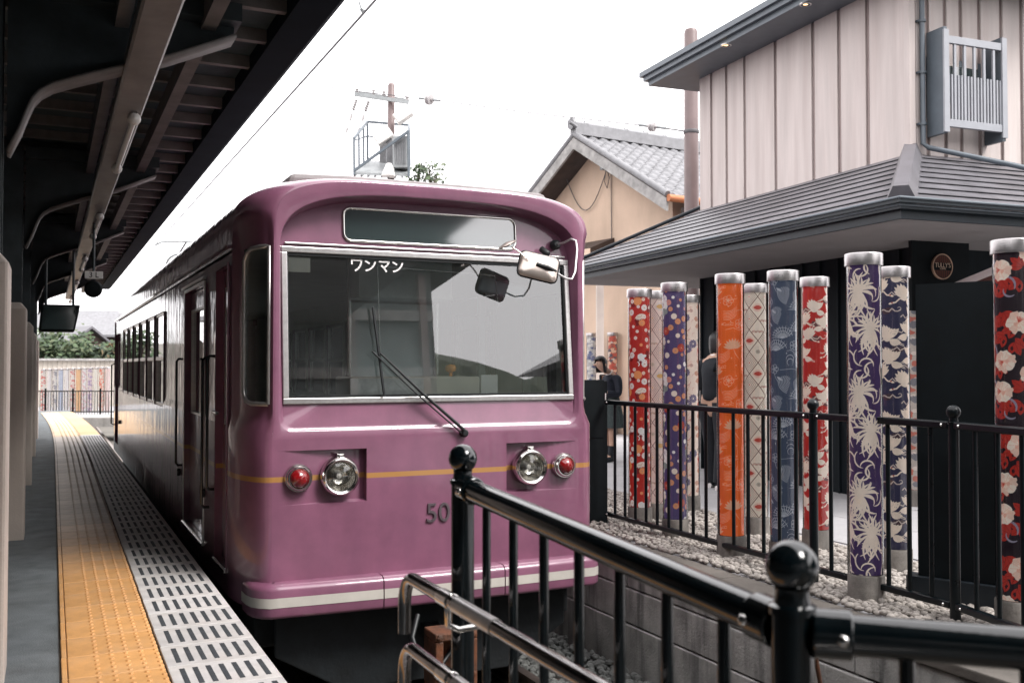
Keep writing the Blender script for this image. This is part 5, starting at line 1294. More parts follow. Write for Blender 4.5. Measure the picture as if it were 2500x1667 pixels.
for zc in (z0, z1):
    q = MB(); q.obox(bp(OV - dp_ - .02, (b0 + b1) / 2, zc), E2 * ((b1 - b0) / 2 - .022), E1 * .018, Vector((0, 0, .036))); q.build('lattice_rail', 'lattice', wnd, bevel=.003)
for bb in (b0, b1):
    q = MB(); q.obox(bp(OV - dp_ - .036, bb, (z0 + z1) / 2), E2 * .030, E1 * .010, Vector((0, 0, (z1 - z0) / 2 + .09))); q.build('lattice_post', 'lattice', wnd)
ns = 18
for k in range(1, ns):
    bb = b0 + (b1 - b0) * k / ns; tall = k % 3 == 0; q = MB(); zt_ = z1 - .03 if tall else z1 - .33; wv = .013 if tall else .0085
    q.obox(bp(OV - dp_ - .02, bb, (z0 + .03 + zt_) / 2), E2 * wv, E1 * .010, Vector((0, 0, (zt_ - z0 - .03) / 2))); q.build('lattice_slat', 'lattice', wnd)
q = MB(); q.obox(bp(OV - .045, b0 + .14, z1 - .33), E2 * .06, E1 * .004, Vector((0, 0, .14))); q.build('curtain', 'white_sheet', wnd)
# cafe sign on a dark board under the eaves
sg = thing('cafe_sign', bp(OV - .06, OV + .6, 2.0), 'round dark coffee shop sign with gold rim and lettering under the eaves', 'sign')
u_ = (2165 - 1176) / 2280; kk = math.tan(R(25.04) + math.atan(u_)); aS = OV - .42
c0 = bp(aS, 0, 0); bS = (kk * c0.y - c0.x) / (E2.x - kk * E2.y); pS = bp(aS, bS, 0); Dn = pS.dot(FW); zS = 1.3 + (838 - 612) / 2280 * Dn
q = MB(); q.obox(bp(aS + .03, bS, zS - .01), E2 * .34, E1 * .02, Vector((0, 0, .40))); q.build('backboard', 'matte_black', sg)
nS = -E1; cS = bp(aS + .008, bS, zS); rS = .118
q = MB(); q.lathe([(rS, 0), (rS, .018), (0, .018)], cS, nS, 40); dsk = q.build('disc', 'wood_dark', sg)
q = MB(); q.lathe([(rS * .93, .018), (rS * .93, .024), (rS, .024), (rS, .0)], cS, nS, 40); q.build('rim', pbr('pale gold paint', (.62, .42, .30), .5), dsk)
q = MB()
for k in range(-4, 5):
    hh = math.sqrt(max(0, (rS * .9) ** 2 - (k * .022) ** 2))
    for a_, b_ in ((.035, hh * .96), (-hh * .96, -.035)):
        if b_ - a_ > .01 and (a_ > 0 or b_ < 0): q.obox(cS + nS * .0195 + E2 * k * .022 + Vector((0, 0, (a_ + b_) / 2)), E2 * .0045, nS * .001, Vector((0, 0, (b_ - a_) / 2)))
q.build('stripes', pbr('dark red paint', (.16, .035, .02), .6), dsk)
q = MB(); q.obox(cS + nS * .0195, E2 * rS * .92, nS * .0012, Vector((0, 0, .034))); q.build('name_band', 'matte_black', dsk)
rotS = Matrix((E2, Vector((0, 0, 1)), -E1)).transposed().to_4x4()
for txt, sz, dz in (("TULLY'S", .052, .010), ('COFFEE', .020, -.021)):
    me = text_mesh(txt, sz, .001); me.transform(Matrix.Diagonal((1.0, 1.15, 1, 1))); o = link('lettering', me, pbr('cream sign paint', (.66, .50, .38), .5), dsk)
    o.matrix_local = Matrix.Translation(cS + nS * .0225 + Vector((0, 0, dz)) - ORG[sg.name]) @ rotS
# tall black timber screen in front of the cafe
sn = thing('timber_screen', (5.2, 3.7, -.06), 'tall plain black timber screen behind the fence, left of the peony column', 'screen')
pa = rf((2108 - 1176) / 2280 * 5.75, 5.75, 0); pb = rf((2312 - 1176) / 2280 * 5.45, 5.45, 0); dS = (pb - pa).normalized(); nSc = Vector((-dS.y, dS.x, 0))
L_ = (pb - pa).length; nb = 2
for k in range(nb):
    q = MB(); c = pa + dS * L_ * (k + .5) / nb; q.obox(c + Vector((0, 0, .85)), dS * (L_ / nb / 2), nSc * .03, Vector((0, 0, .915))); q.build('board', 'matte_black', sn)
q = MB(); q.obox(pa + dS * L_ / 2 - nSc * .0 + Vector((0, 0, .02)), dS * (L_ / 2 + .06), nSc * .06, Vector((0, 0, .075))); q.build('plinth', 'fascia', sn, bevel=.004)
aw = thing('cafe_shelf', bp(.9, OV + 1.0, 0), 'grey sloping awning edge over a red brown panel right of the sign', 'awning')
p0 = rf((2335 - 1176) / 2280 * 8.0, 8.0, 1.3 + (838 - 700) / 2280 * 8.0 + .14); p1 = rf((2180 - 1176) / 2280 * 9.3, 9.3, 1.3 + (838 - 664) / 2280 * 9.3)
p0 = rf((2330 - 1176) / 2280 * 8.3, 8.3, 1.3 + (838 - 604) / 2280 * 8.3)
q = MB(); q.bar(p1, p0, .05, .06); q.build('awning_edge', 'soffit_up', aw)
q = MB(); q.add([p1 - Vector((0, 0, .03)), p0 - Vector((0, 0, .03)), p0 - Vector((0, 0, .9)), p1 - Vector((0, 0, .9))], [(0, 1, 2, 3)]); q.build('awning_panel', pbr('red brown panel', (.10, .035, .028), .7), aw)

# ================================================================== BEIGE HOUSE BEHIND
gd = Vector((.534, -.846)); rd = Vector((.846, .534))     # gable direction and ridge direction in plan (r, f)
P0 = Vector((1.25, 20.0)); ZP = 5.93; SL = math.tan(R(30.0))
hs_o = thing('beige_house', rf(P0.x + 2, P0.y + 1.5, -.06), 'beige plaster house with grey tiled gable roof behind the train', 'house')
def hp(s, t, z): p = P0 + gd * s + rd * t; return rf(p.x, p.y, z)
GW_ = 2.35; TL = 6.5
q = MB(); q.add([hp(-GW_, .55, -.06), hp(GW_, .55, -.06), hp(GW_, .55, ZP - .22 - GW_ * SL), hp(0, .55, ZP - .22), hp(-GW_, .55, ZP - .22 - GW_ * SL)], [(0, 1, 2, 3, 4)])
q.add([hp(GW_, .55, -.06), hp(GW_, TL, -.06), hp(GW_, TL, ZP - .22 - GW_ * SL), hp(GW_, .55, ZP - .22 - GW_ * SL)], [(0, 1, 2, 3)]); q.add([hp(-GW_, .55, -.06), hp(-GW_, TL, -.06), hp(-GW_, TL, ZP - .22 - GW_ * SL), hp(-GW_, .55, ZP - .22 - GW_ * SL)], [(0, 1, 2, 3)])
q.build('wall', 'plaster', hs_o)
EV = 2.82
for s in (-1, 1):
    q = MB(); a = [hp(0, 0, ZP), hp(s * EV, 0, ZP - EV * SL), hp(s * EV, TL + .3, ZP - EV * SL), hp(0, TL + .3, ZP)]
    q.prism(a, (0, 0, -.07)); sl_ = q.build('roof_slope', 'wood_dark', hs_o)
    q = MB(); q.prism([hp(0, -.012, ZP - .03), hp(s * EV, -.012, ZP - .03 - EV * SL), hp(s * EV, -.012, ZP - .26 - EV * SL), hp(0, -.012, ZP - .26)], hp(0, .05, 0) - hp(0, 0, 0)); q.build('barge_board', 'barge', hs_o)
    q = MB(); q.sweep([hp(-s * .0, .02, ZP + .045), hp(s * EV, .02, ZP + .045 - EV * SL)], .06, 10); q.build('verge_tiles', 'rooftile', hs_o, smooth=60)
# rows of pantiles on the slope that faces us
nr, nc_ = 12, 24; nl = math.hypot(1, SL)
tm = MB(); wv = TL / nc_; tl_ = EV / nr
prof_ = [(0, .0), (.12, .035), (.25, .048), (.38, .035), (.5, .008), (.75, -.006), (1.0, .0)]
for i in range(nr):
    for j in range(nc_):
        q = MB(); rows = []
        for s_, lift in ((i * tl_, .018), ((i + 1) * tl_ + .02, .040)):
            rows.append([hp(s_, .06 + (j + u) * wv, ZP + .002 - s_ * SL + lift + h) for u, h in prof_])
        rows.append([hp((i + 1) * tl_ + .02, .06 + (j + u) * wv, ZP - ((i + 1) * tl_ + .02) * SL + .006) for u, h in prof_])
        q.grid(rows)
        if i * nc_ + j < 290: q.build('roof_tile', 'rooftile', hs_o, smooth=50, fixn=False)
q = MB(); q.prism([hp(-.10, -.02, ZP + .03), hp(-.09, -.02, ZP + .26), hp(0, -.02, ZP + .32), hp(.09, -.02, ZP + .26), hp(.10, -.02, ZP + .03)], hp(0, TL + .3, 0) - hp(0, 0, 0)); rg = q.build('ridge', 'rooftile', hs_o)
for k in range(12):
    q = MB(); q.lathe([(.085, -.015), (.085, .015)], hp(0, .3 + .52 * k, ZP + .27), hp(0, 1, 0) - hp(0, 0, 0), 12); q.build('ridge_tile', 'rooftile', rg, smooth=60)
q = MB(); q.lathe([(.0, .0), (.05, .03), (.09, .02), (.115, .03), (.12, -.03), (.0, -.05)], hp(0, -.05, ZP + .24), hp(0, -1, 0) - hp(0, 0, 0), 20); q.build('ridge_end_tile', 'rooftile', rg, smooth=50)
q = MB(); q.lathe([(0, 0), (.035, 0), (.035, .22), (.05, .24), (0, .25)], hp(.14, -.04, ZP + .16), hp(.3, -1, .25) - hp(0, 0, 0), 12); q.build('ridge_end_tile', 'rooftile', rg, smooth=50)
q = MB(); q.sweep([hp(EV + .04, .0, ZP - EV * SL - .03), hp(EV + .04, TL, ZP - EV * SL - .03)], .065, 10); q.build('eaves_gutter', 'copper', hs_o, smooth=60)
q = MB(); q.box(0, 1, 0, 1, 0, 1) if False else None
# pent roof on the gable wall, window at the corner, cables
s0, s1, zp = -1.2, .62, 3.62
q = MB(); q.prism([hp(s0, .55, zp + .22), hp(s0, -.05, zp - .02), hp(s0, -.05, zp - .07), hp(s0, .55, zp - .03)], hp(s1, 0, 0) - hp(s0, 0, 0)); q.build('pent_roof', 'wood_dark', hs_o)
q = MB(); q.prism([hp(s0, -.06, zp - .03), hp(s0, -.07, zp - .15), hp(s0, -.05, zp - .15), hp(s0, -.04, zp - .03)], hp(s1, 0, 0) - hp(s0, 0, 0)); q.build('pent_fascia', 'plaster', hs_o)
q = MB(); q.box(0, 0, 0, 0, 0, 0) if False else None
cw = [hp(-.95 + .1 * i, .50, 5.25 - .75 * math.sin(math.pi * i / 14)) for i in range(15)]
q = MB(); q.sweep(cw, .010, 6).sweep([hp(.55, .52, 5.3), hp(.55, .53, 3.7)], .009, 6).sweep([hp(.42, .5, 5.25), hp(.36, .5, 5.0), hp(.45, .5, 4.85), hp(.52, .5, 5.05), hp(.44, .5, 5.25)], .009, 6); q.build('cable', 'wire', hs_o, smooth=60)
q = MB(); q.obox(hp(.45, .45, 5.30), Vector((.09, 0, 0)), Vector((0, .05, 0)), Vector((0, 0, .09))); q.build('cable_bracket', 'galv', hs_o)
q = MB(); q.obox(hp(GW_ + .3, 1.1, 4.15), RT * .45, FW * .05, Vector((0, 0, .06))); q.build('eave_beam', 'barge', hs_o)
q = MB(); q.obox(hp(GW_ + .35, 1.0, 3.45), RT * .30, FW * .2, Vector((0, 0, .45))); bx_ = q.build('balcony_window', 'copper', hs_o)
q = MB(); q.obox(hp(GW_ + .42, .72, 3.42), RT * .24, FW * .03, Vector((0, 0, .38))); q.build('pane', 'sign_glass', bx_)

# shop wing with window row and air conditioner, behind the far columns
sw = thing('shop_wing', rf(1.9, 23.5, -.06), 'low cream shop wing with wide windows behind the schoolgirl', 'building')
def sp(r_, z, f=24.0): return rf(r_, f, z)
def slab(r0, r1, z0, z1, f0, f1): 
    q = MB(); q.obox(rf((r0 + r1) / 2, (f0 + f1) / 2, (z0 + z1) / 2), RT * (r1 - r0) / 2, FW * (f1 - f0) / 2, Vector((0, 0, (z1 - z0) / 2))); return q
slab(1.2, 4.0, 1.75, 3.6, 24, 27).build('upper_wall', 'plaster', sw); slab(1.2, 4.0, -.06, 1.75, 25.2, 27).build('lower_wall', 'dark_wall', sw)
for k in range(4):
    wf = slab(1.62 + .48 * k, 2.07 + .48 * k, 2.34, 3.5, 23.94, 24.0).build('window', 'white_sheet', sw); slab(1.585 + .48 * k, 1.618 + .48 * k, 2.3, 3.5, 23.91, 23.99).build('mullion', 'steel_blue', sw)
slab(1.2, 4.0, 2.24, 2.31, 23.86, 24.0).build('sill', 'white_plastic', sw)
slab(1.2, 4.0, 1.62, 1.80, 23.6, 24.0).build('eaves', 'barge', sw)
for k in range(16):
    q = MB(); q.lathe([(.05, -.2), (.05, .15), (0, .16)], rf(1.3 + .17 * k, 23.6, 1.66), -FW, 8); q.build('eaves_tile', 'rooftile', sw, smooth=60)
slab(1.5, 3.6, .88, .98, 24.6, 24.7).build('orange_rail', 'copper', sw)
slab(1.62, 1.76, -.06, 3.4, 19.0, 19.14).build('pillar', 'column', sw)
for k, (r_, z) in enumerate(((2.05, 1.2), (2.3, 1.28), (2.55, 1.22), (1.95, 1.1), (2.2, 1.05))):
    q = MB(); q.lathe([(.22 * math.sin(R(a)), -.16 * math.cos(R(a))) for a in range(0, 181, 20)], rf(r_, 24.6, z), n=10); q.build('goods', 'barge' if k % 2 else 'steel_blue', sw, smooth=60)
ac = thing('air_conditioner', rf(2.2, 21.5, 1.95), 'white outdoor air conditioner unit on a bracket above the far columns', 'air conditioner')
q = MB(); q.obox(rf(2.36, 21.8, 2.60), RT * .33, FW * .16, Vector((0, 0, .36))); acb = q.build('case', 'white_plastic', ac, bevel=.02)
q = MB(); q.lathe([(.24, 0), (.235, .02), (.21, .025), (.2, .012), (0, .012)], rf(2.24, 21.64, 2.60), -FW, 32); q.build('fan_grille', 'rooftile', acb, smooth=50)
q = MB()
for k in range(-4, 5):
    hh = math.sqrt(.2 ** 2 - (k * .045) ** 2) if abs(k) < 5 else 0; q.bar(rf(2.24 + k * .045, 21.615, 2.60 - hh), rf(2.24 + k * .045, 21.615, 2.60 + hh), .008, .006); q.bar(rf(2.24 - hh, 21.614, 2.60 + k * .045), rf(2.24 + hh, 21.614, 2.60 + k * .045), .008, .006)
q.build('grille_wires', 'white_plastic', acb)
q = MB()
for r_ in (2.12, 2.5): q.bar(rf(r_, 21.7, 2.24), rf(r_, 22.6, 2.24), .04, .04); q.bar(rf(r_ - .25, 21.6, 1.92), rf(r_, 21.75, 2.24), .035, .035)
q.bar(rf(1.82, 21.6, 1.92), rf(2.45, 21.6, 1.96), .035, .035).bar(rf(1.86, 21.6, 1.93), rf(2.6, 22.6, 2.0), .035, .035); q.build('bracket', 'white_plastic', ac)

# ================================================================== POLES AND WIRES
sp_ = thing('steel_pole', rf((1590 - 1176) / 2280 * 15.5, 15.5, -.06), 'tall plain brown steel pole left of the cafe upper storey', 'pole')
pc = ORG[sp_.name]; r0 = .112
q = MB(); q.lathe([(r0 * 1.08, 0), (r0 * 1.02, 4.0), (r0 * .96, 6.58), (r0 * .8, 6.63), (0, 6.64)], pc, n=24); q.build('shaft', 'pole_brown', sp_, smooth=60)
zc = 1.3 + (838 - 292) / 2280 * 15.5
q = MB(); q.lathe([(r0 * 1.04, -.03), (r0 * 1.1, -.02), (r0 * 1.1, .02), (r0 * 1.04, .03)], pc + Vector((0, 0, zc)) - Vector((0, 0, 0)), n=20); q.build('clamp_band', 'wire', sp_, smooth=50)
up = thing('utility_pole', rf((897 - 1176) / 2280 * 24, 24, -.06), 'utility pole with crossarm, transformers and cage platform above the train', 'utility pole')
ur = (897 - 1176) / 2280 * 24
def uv(px, py, D=24.0): return rf((px - 1176) / 2280 * D, D, 1.3 + (838 - py) / 2280 * D)
q = MB(); q.lathe([(.11, 0), (.085, 8.15), (.06, 8.2), (0, 8.21)], rf(ur, 24, -.06), n=16); q.build('shaft', 'pole_brown', up, smooth=60)
for D, dy in ((23.85, 0), (24.15, -3)):
    q = MB(); q.bar(uv(812, 213 + dy, D), uv(938, 232 + dy, D), .06, .09); q.build('crossarm', 'galv', up)
for px, py in ((818, 206), (856, 209), (934, 225), (880, 212)):
    q = MB(); q.lathe([(.03, 0), (.05, .05), (.02, .07), (.05, .11), (.02, .14), (0, .15)], uv(px, py + 6), n=10); q.build('insulator', 'porcelain', up, smooth=50)
for a, b_ in (((818, 222), (806, 260)), ((846, 226), (834, 262))):
    q = MB()
    A, B = uv(*a), uv(*b_); d = B - A; q.sweep([A, B], .012, 6)
    for k in range(5): q.lathe([(.02, -.03), (.05, 0), (.02, .03)], A + d * (.15 + .13 * k), d, 10)
    q.sweep([B, B + d * .35], .035, 8).sweep([B + d * .35, B + d * .8], .008, 6).sweep([B + d * .8, B + d * 1.1], .035, 8); q.build('insulator_string', 'porcelain', up, smooth=50)
for px, py in ((925, 262), (880, 312)):
    q = MB(); q.obox(uv(px, py, 23.7), (RT * .8 + Vector((0, 0, .55))).normalized() * .22, FW * .14, (RT * -.55 + Vector((0, 0, .8))).normalized() * .13); q.build('switch_box', 'white_plastic', up, bevel=.03)
for px0, px1, D in ((888, 903, 23.9), (904, 937, 23.5), (872, 890, 24.6)):
    q = MB(); c = (uv((px0 + px1) / 2, 350, D)); q.obox(c, RT * ((px1 - px0) / 2280 * D / 2), FW * .18, Vector((0, 0, .38))); tb = q.build('transformer', 'galv', up, bevel=.02)
    for k in range(5):
        q = MB(); q.obox(c - FW * .19 + RT * ((k - 2) * (px1 - px0) / 2280 * D / 6), RT * .012, FW * .02, Vector((0, 0, .3))); q.build('cooling_fin', 'rooftile', tb)
q = MB()
nodes = {'a': (811, 316, 23.2), 'b': (842, 277, 24.6), 'c': (938, 285, 24.6), 'd': (936, 300, 23.2), 'A': (812, 400, 23.2), 'B': (843, 372, 24.6), 'C': (940, 380, 24.6), 'D': (938, 404, 23.2)}
nd = {k: uv(*v) for k, v in nodes.items()}
q.bar(nd['a'], nd['b'], .05, .05).bar(nd['b'], nd['c'], .05, .05).bar(nd['c'], nd['d'], .05, .05)
mid = lambda s, t, k: nd[s] * (1 - k) + nd[t] * k
for s, t in ('aA', 'bB', 'cC', 'dD'): q.bar(nd[s], nd[t], .045, .045)
for k in (.35, .7): q.bar(mid('a', 'b', k), mid('A', 'B', k), .04, .04)
q.bar(mid('a', 'A', .05), mid('b', 'B', .35) , .03, .03).bar(mid('b', 'B', .35), mid('c', 'C', .4), .03, .03).bar(nd['d'], nd['A'] + Vector((0, 0, .1)), .06, .06)
q.build('cage_rail', 'steel_blue', up)
q = MB(); q.prism([nd['A'], nd['B'], nd['C'], nd['D']], (0, 0, .06)); pf = q.build('cage_floor', 'galv', up)
for k in range(9):
    q = MB(); q.bar(mid('A', 'D', k / 8) - Vector((0, 0, .03)), mid('B', 'C', k / 8) - Vector((0, 0, .03)), .04, .04); q.build('floor_bar', 'rooftile', pf)
q = MB(); q.prism([uv(873, 402, 23.0), uv(905, 402, 23.0), uv(898, 372, 23.0), uv(886, 372, 23.0)], FW * .3); q.build('support_shroud', 'white_plastic', up, bevel=.03)
# span wire with insulators, contact wire, thin line
wr = thing('span_wire', pc + Vector((0, 0, zc)), 'thin span wire with grey disc insulators from brown pole across the sky', 'wire')
A = pc + Vector((-.08, 0, zc)); 
def wpt(px, py, D): return rf((px - 1176) / 2280 * D, D, 1.3 + (838 - py) / 2280 * D)
W1 = wpt(1500, 288, 15.6); W2 = wpt(985, 225, 18.0); W3 = wpt(640, 180, 20); W4 = wpt(200, 120, 23)
q = MB(); q.sweep([A, W1], .012, 6).sweep([W1, wpt(1240, 255, 16.7) - Vector((0, 0, .03)), W2], .0085, 6).sweep([W2, wpt(820, 203, 19) - Vector((0, 0, .03)), W3, W4], .0085, 6); q.build('line', 'wire', wr, smooth=60)
for p, r_, D in ((W1, .082, 15.6), (W2, .105, 18)):
    d = (W2 - W1).normalized(); q = MB(); q.lathe([(.0, -.09), (r_ * .35, -.09), (r_ * .3, -.05), (r_ * .9, -.045), (r_, -.02), (r_ * .8, 0), (r_, .02), (r_ * .9, .045), (r_ * .3, .05), (r_ * .35, .09), (0, .09)], p, d, 20); q.build('insulator', 'porcelain', wr, smooth=45)
    q = MB(); q.sweep([p + d * .09, p + d * .24], .022, 8).sweep([p - d * .09, p - d * .24], .022, 8); q.build('clevis', 'galv', wr, smooth=60)
cw = thing('contact_wire', (CX, 20, 4.08), 'long thin overhead contact wire running above the train', 'wire')
q = MB(); q.sweep([(CX, -8, 4.08), (CX, 8, 4.07), (CX, 20, 4.08), (CX + .0, 38, 4.08)], .010, 6); q.build('line', 'wire', cw, smooth=60)
q = MB(); yy = 7.55; q.sweep([(CX, yy, 4.07), (CX - .03, yy, 4.16)], .008, 6).sweep([(CX - .02, yy - .03, 4.09), (CX + .02, yy + .05, 4.12)], .014, 6); q.build('clamp', 'galv', cw)

# ================================================================== TREES AND FAR LEFT TOWN
def tree(name, base, h, cr, label, n, seed, cols, trunk=.08, lean=0, leaf=.10, group=None, czs=1.0, kindc='tree'):
    rr = random.Random(seed); base = Vector(base); t = thing(name, base, label, kindc, group)
    q = MB(); top = base + Vector((lean, 0, h - cr * .6)); q.sweep([base, base + (top - base) * .5 + Vector((.05, .03, 0)), top], [trunk, trunk * .75, trunk * .4], 8)
    cl = []
    for i in range(9):
        a = rr.uniform(0, 6.28); e = rr.uniform(-.2, 1.2); d = Vector((math.cos(a) * math.cos(e), math.sin(a) * math.cos(e), math.sin(e) * czs)); tip = top + d * cr * rr.uniform(.5, .9)
        q.sweep([base + (top - base) * rr.uniform(.55, .95), (top + tip) / 2 + Vector((0, 0, .05 * cr)), tip], [trunk * .4, trunk * .22, trunk * .08], 5); cl.append(tip)
    for i in range(8): cl.append(top + Vector((rr.gauss(0, .45), rr.gauss(0, .45), rr.gauss(.1, .35) * czs)) * cr)
    q.build('trunk', 'bark', t, smooth=60)
    m_ = MB(); V = []; F_ = []; C_ = []
    for i in range(n):
        c = rr.choice(cl); p = c + Vector((rr.gauss(0, 1), rr.gauss(0, 1), rr.gauss(0, .8))) * cr * .20; s = leaf * rr.uniform(.6, 1.3)
        a = Vector((rr.gauss(0, 1), rr.gauss(0, 1), rr.gauss(0, .6))).normalized(); b_ = a.orthogonal().normalized()
        m_.add([p - a * s, p + b_ * s * .45, p + a * s, p - b_ * s * .45], [(0, 1, 2, 3)], rr.choice(cols))
    m_.build('crown', 'leaf', t, fixn=False); return t
GR = [(.045, .075, .035), (.06, .095, .04), (.035, .055, .03), (.08, .10, .05)]
AU = GR + [(.14, .09, .04), (.11, .08, .04)]
p = uv(990, 392, 30); tree('far_tree', (p.x, p.y, -.06), p.z + .06 + .12, .52, 'sparse green treetop peeping over the train roof', 190, 5, GR, .07, 0, .10)
p = uv(958, 394, 30); tree('far_tree', (p.x, p.y, -.06), p.z + .06 + .12, .30, 'tiny twig of foliage left of the treetop over the train roof', 90, 6, GR, .05, 0, .10)
# concrete low platform and fence before the far columns
b = MB(); b.prism([(.62, 31.8, -.50), (2.7, 30.8, -.50), (3.2, 33, -.50), (.45, 34, -.50)], (0, 0, .26)); struct(b, 'far_platform', 'concrete')
b = MB(); b.box(-8, 12, 39.5, 62, -1.01, -.60); struct(b, 'far_ground', 'paving')
ff = thing('far_fence', (.9, 41.5, -.6), 'small black bar fence before the row of far kimono columns', 'fence')
a = Vector((-.75, 42.3, 0)); b_ = Vector((2.6, 40.75, 0)); L_ = (b_ - a).length; d = (b_ - a).normalized()
for z in (.30, -.48):
    q = MB(); q.bar(a + Vector((0, 0, z)), b_ + Vector((0, 0, z)), .04, .045); q.build('rail', 'black_metal', ff)
for k in range(int(L_ / .105)):
    p = a + d * .105 * k; post = k % 10 == 7; q = MB(); q.bar(p + Vector((0, 0, -.60)), p + Vector((0, 0, .40 if post else .30)), .07 if post else .022, .07 if post else .022, (1, 0, 0)); q.build('post' if post else 'bar', 'black_metal', ff)
    if post: pass
wl = thing('boundary_wall', (1, 50.3, -.6), 'pale sandy boarded wall behind the far kimono columns', 'wall')
M['sand'] = pbr('sandy boards', (.46, .42, .37), .85, 0, .15, 3, fine=.1)
for k in range(40):
    q = MB(); x = -2.2 + .2 * k; q.box(x, x + .19, 50.3 - .2 * x, 50.4 - .2 * x, -.6, 1.50 + .02 * (k % 2)); q.build('board', 'sand', wl)
q = MB(); q.bar((-2.2, 50.25 + .44, 1.55), (5.8, 50.25 - 1.16, 1.55), .22, .10); q.build('coping', 'barge', wl)
# planted slope
sl = MB(); rows = []
for i in range(13):
    y = 50.6 + 4.4 * i; rows.append([(x, y, -.9 + min(1, i / 2) * 2.3 + .040 * max(0, y - 55) + .25 * math.sin(x * .35 + i) - max(0, -x - 12) * .02) for x in [-26 + 4 * j for j in range(16)]])
sl.grid(rows); struct(sl, 'hillside', 'ground', smooth=60)
def bush(x, y, z, w_, h_, label, seed, cols=GR, n=520):
    rr = random.Random(seed); t = thing('bush', (x, y, z), label, 'bush', 'bushes on the bank behind the platform end'); cl = [Vector((x + rr.gauss(0, .3) * w_, y + rr.gauss(0, .4), z + h_ * rr.uniform(.25, .85))) for _ in range(10)]
    q = MB()
    for c in cl: q.sweep([(x, y, z), ((x + c.x) / 2, (y + c.y) / 2, (z + c.z) / 2 + .1), c], [.05, .03, .01], 5)
    q.build('stems', 'bark', t); m_ = MB()
    for i in range(n):
        p = rr.choice(cl) + Vector((rr.gauss(0, .19) * w_ * .8, rr.gauss(0, .3), rr.gauss(0, .16) * h_)); s = rr.uniform(.10, .2); a = Vector((rr.gauss(0, 1), rr.gauss(0, 1), rr.gauss(0, .6))).normalized(); b_ = a.orthogonal().normalized()
        m_.add([p - a * s, p + b_ * s * .6, p + a * s, p - b_ * s * .6], [(0, 1, 2, 3)], rr.choice(cols))
    m_.build('foliage', 'leaf', t, fixn=False)
bush(-.6, 55, 1.3, 1.7, 1.6, 'leftmost dark bush on the bank above the far columns', 1); bush(.55, 55.5, 1.4, 1.6, 1.7, 'second rounded bush from the left on the bank', 2, n=700)
bush(1.35, 54.5, 1.3, 1.3, 1.1, 'low green bush on the bank under the brown gable', 3); bush(2.35, 55, 1.3, .95, .95, 'small round dark bush on the bank in front of the houses', 4, [(.03, .05, .028), (.045, .065, .03)]); bush(3.5, 54, 1.3, 1.5, 1.3, 'brownish autumn bush on the bank beside the train end', 5, AU)
bush(-2.2, 55.2, 1.3, 1.8, 1.7, 'bush on the bank half hidden by the column bases', 7); bush(4.9, 56, 1.4, 1.6, 1.6, 'green bush on the bank just behind the train end', 8)
def small_house(x, y, z, w_, d_, h_, rh, label, wall='plaster', roof='rooftile', ang=0, roofcol=None):
    t = thing('hill_house', (x, y, z), label, 'house', 'houses on the slope behind the platform end', 0); c, s = math.cos(ang), math.sin(ang)
    T = lambda a, b_, q_: (x + a * c - b_ * s, y + a * s + b_ * c, z + q_)
    q = MB(); P_ = [(-w_ / 2, -d_ / 2), (w_ / 2, -d_ / 2), (w_ / 2, d_ / 2), (-w_ / 2, d_ / 2)]
    q.prism([T(a, b_, 0) for a, b_ in P_], (0, 0, h_)); q.prism([T(-w_ / 2, -d_ / 2, h_), T(w_ / 2, -d_ / 2, h_), T(0, -d_ / 2, h_ + rh * .9)], Vector(T(0, d_ / 2, 0)) - Vector(T(0, -d_ / 2, 0))); q.build('wall', wall, t)
    o = .35
    for sg_ in (-1, 1):
        q = MB(); k = (w_ / 2 + o) / (w_ / 2); q.prism([T(0, -d_ / 2 - o, h_ + rh), T(sg_ * (w_ / 2 + o), -d_ / 2 - o, h_ + rh - rh * k), T(sg_ * (w_ / 2 + o), d_ / 2 + o, h_ + rh - rh * k), T(0, d_ / 2 + o, h_ + rh)], (0, 0, .14)); q.build('roof', roof, t)
    for a in (-.25, .25):
        q = MB(); q.prism([T(a * w_ - .22, -d_ / 2 - .03, h_ * .45), T(a * w_ + .22, -d_ / 2 - .03, h_ * .45), T(a * w_ + .22, -d_ / 2 - .03, h_ * .85), T(a * w_ - .22, -d_ / 2 - .03, h_ * .85)], (0, .02, 0)); wf = q.build('window', 'alu', t)
        q = MB(); q.prism([T(a * w_ - .18, -d_ / 2 - .035, h_ * .48), T(a * w_ + .18, -d_ / 2 - .035, h_ * .48), T(a * w_ + .18, -d_ / 2 - .035, h_ * .82), T(a * w_ - .18, -d_ / 2 - .035, h_ * .82)], (0, .003, 0)); q.build('pane', 'sign_glass', wf)
small_house(1.15, 64, 1.6, 2.2, 4, 1.0, .8, 'dark brown gabled house on the slope by the monitor', 'wood_dark', 'slate', .5)
small_house(3.0, 68, 1.7, 3.2, 4.5, 1.5, .9, 'grey roofed house with small dark gable on the slope', 'plaster', 'rooftile', 1.25)
small_house(2.2, 72, 1.9, 3.2, 5, 1.9, 1.0, 'upper pale grey roofed house on the slope', 'wood_dark', 'rooftile', 1.35)
small_house(4.9, 66, 1.6, 3.0, 4, 1.6, .9, 'house with orange edged roof beside the train end', 'wood_dark', 'rooftile', 1.2)
small_house(8.4, 70, 1.7, 4, 5, 2.2, 1.2, 'farther house on the slope hidden mostly by the train', 'plaster', 'rooftile', .6)
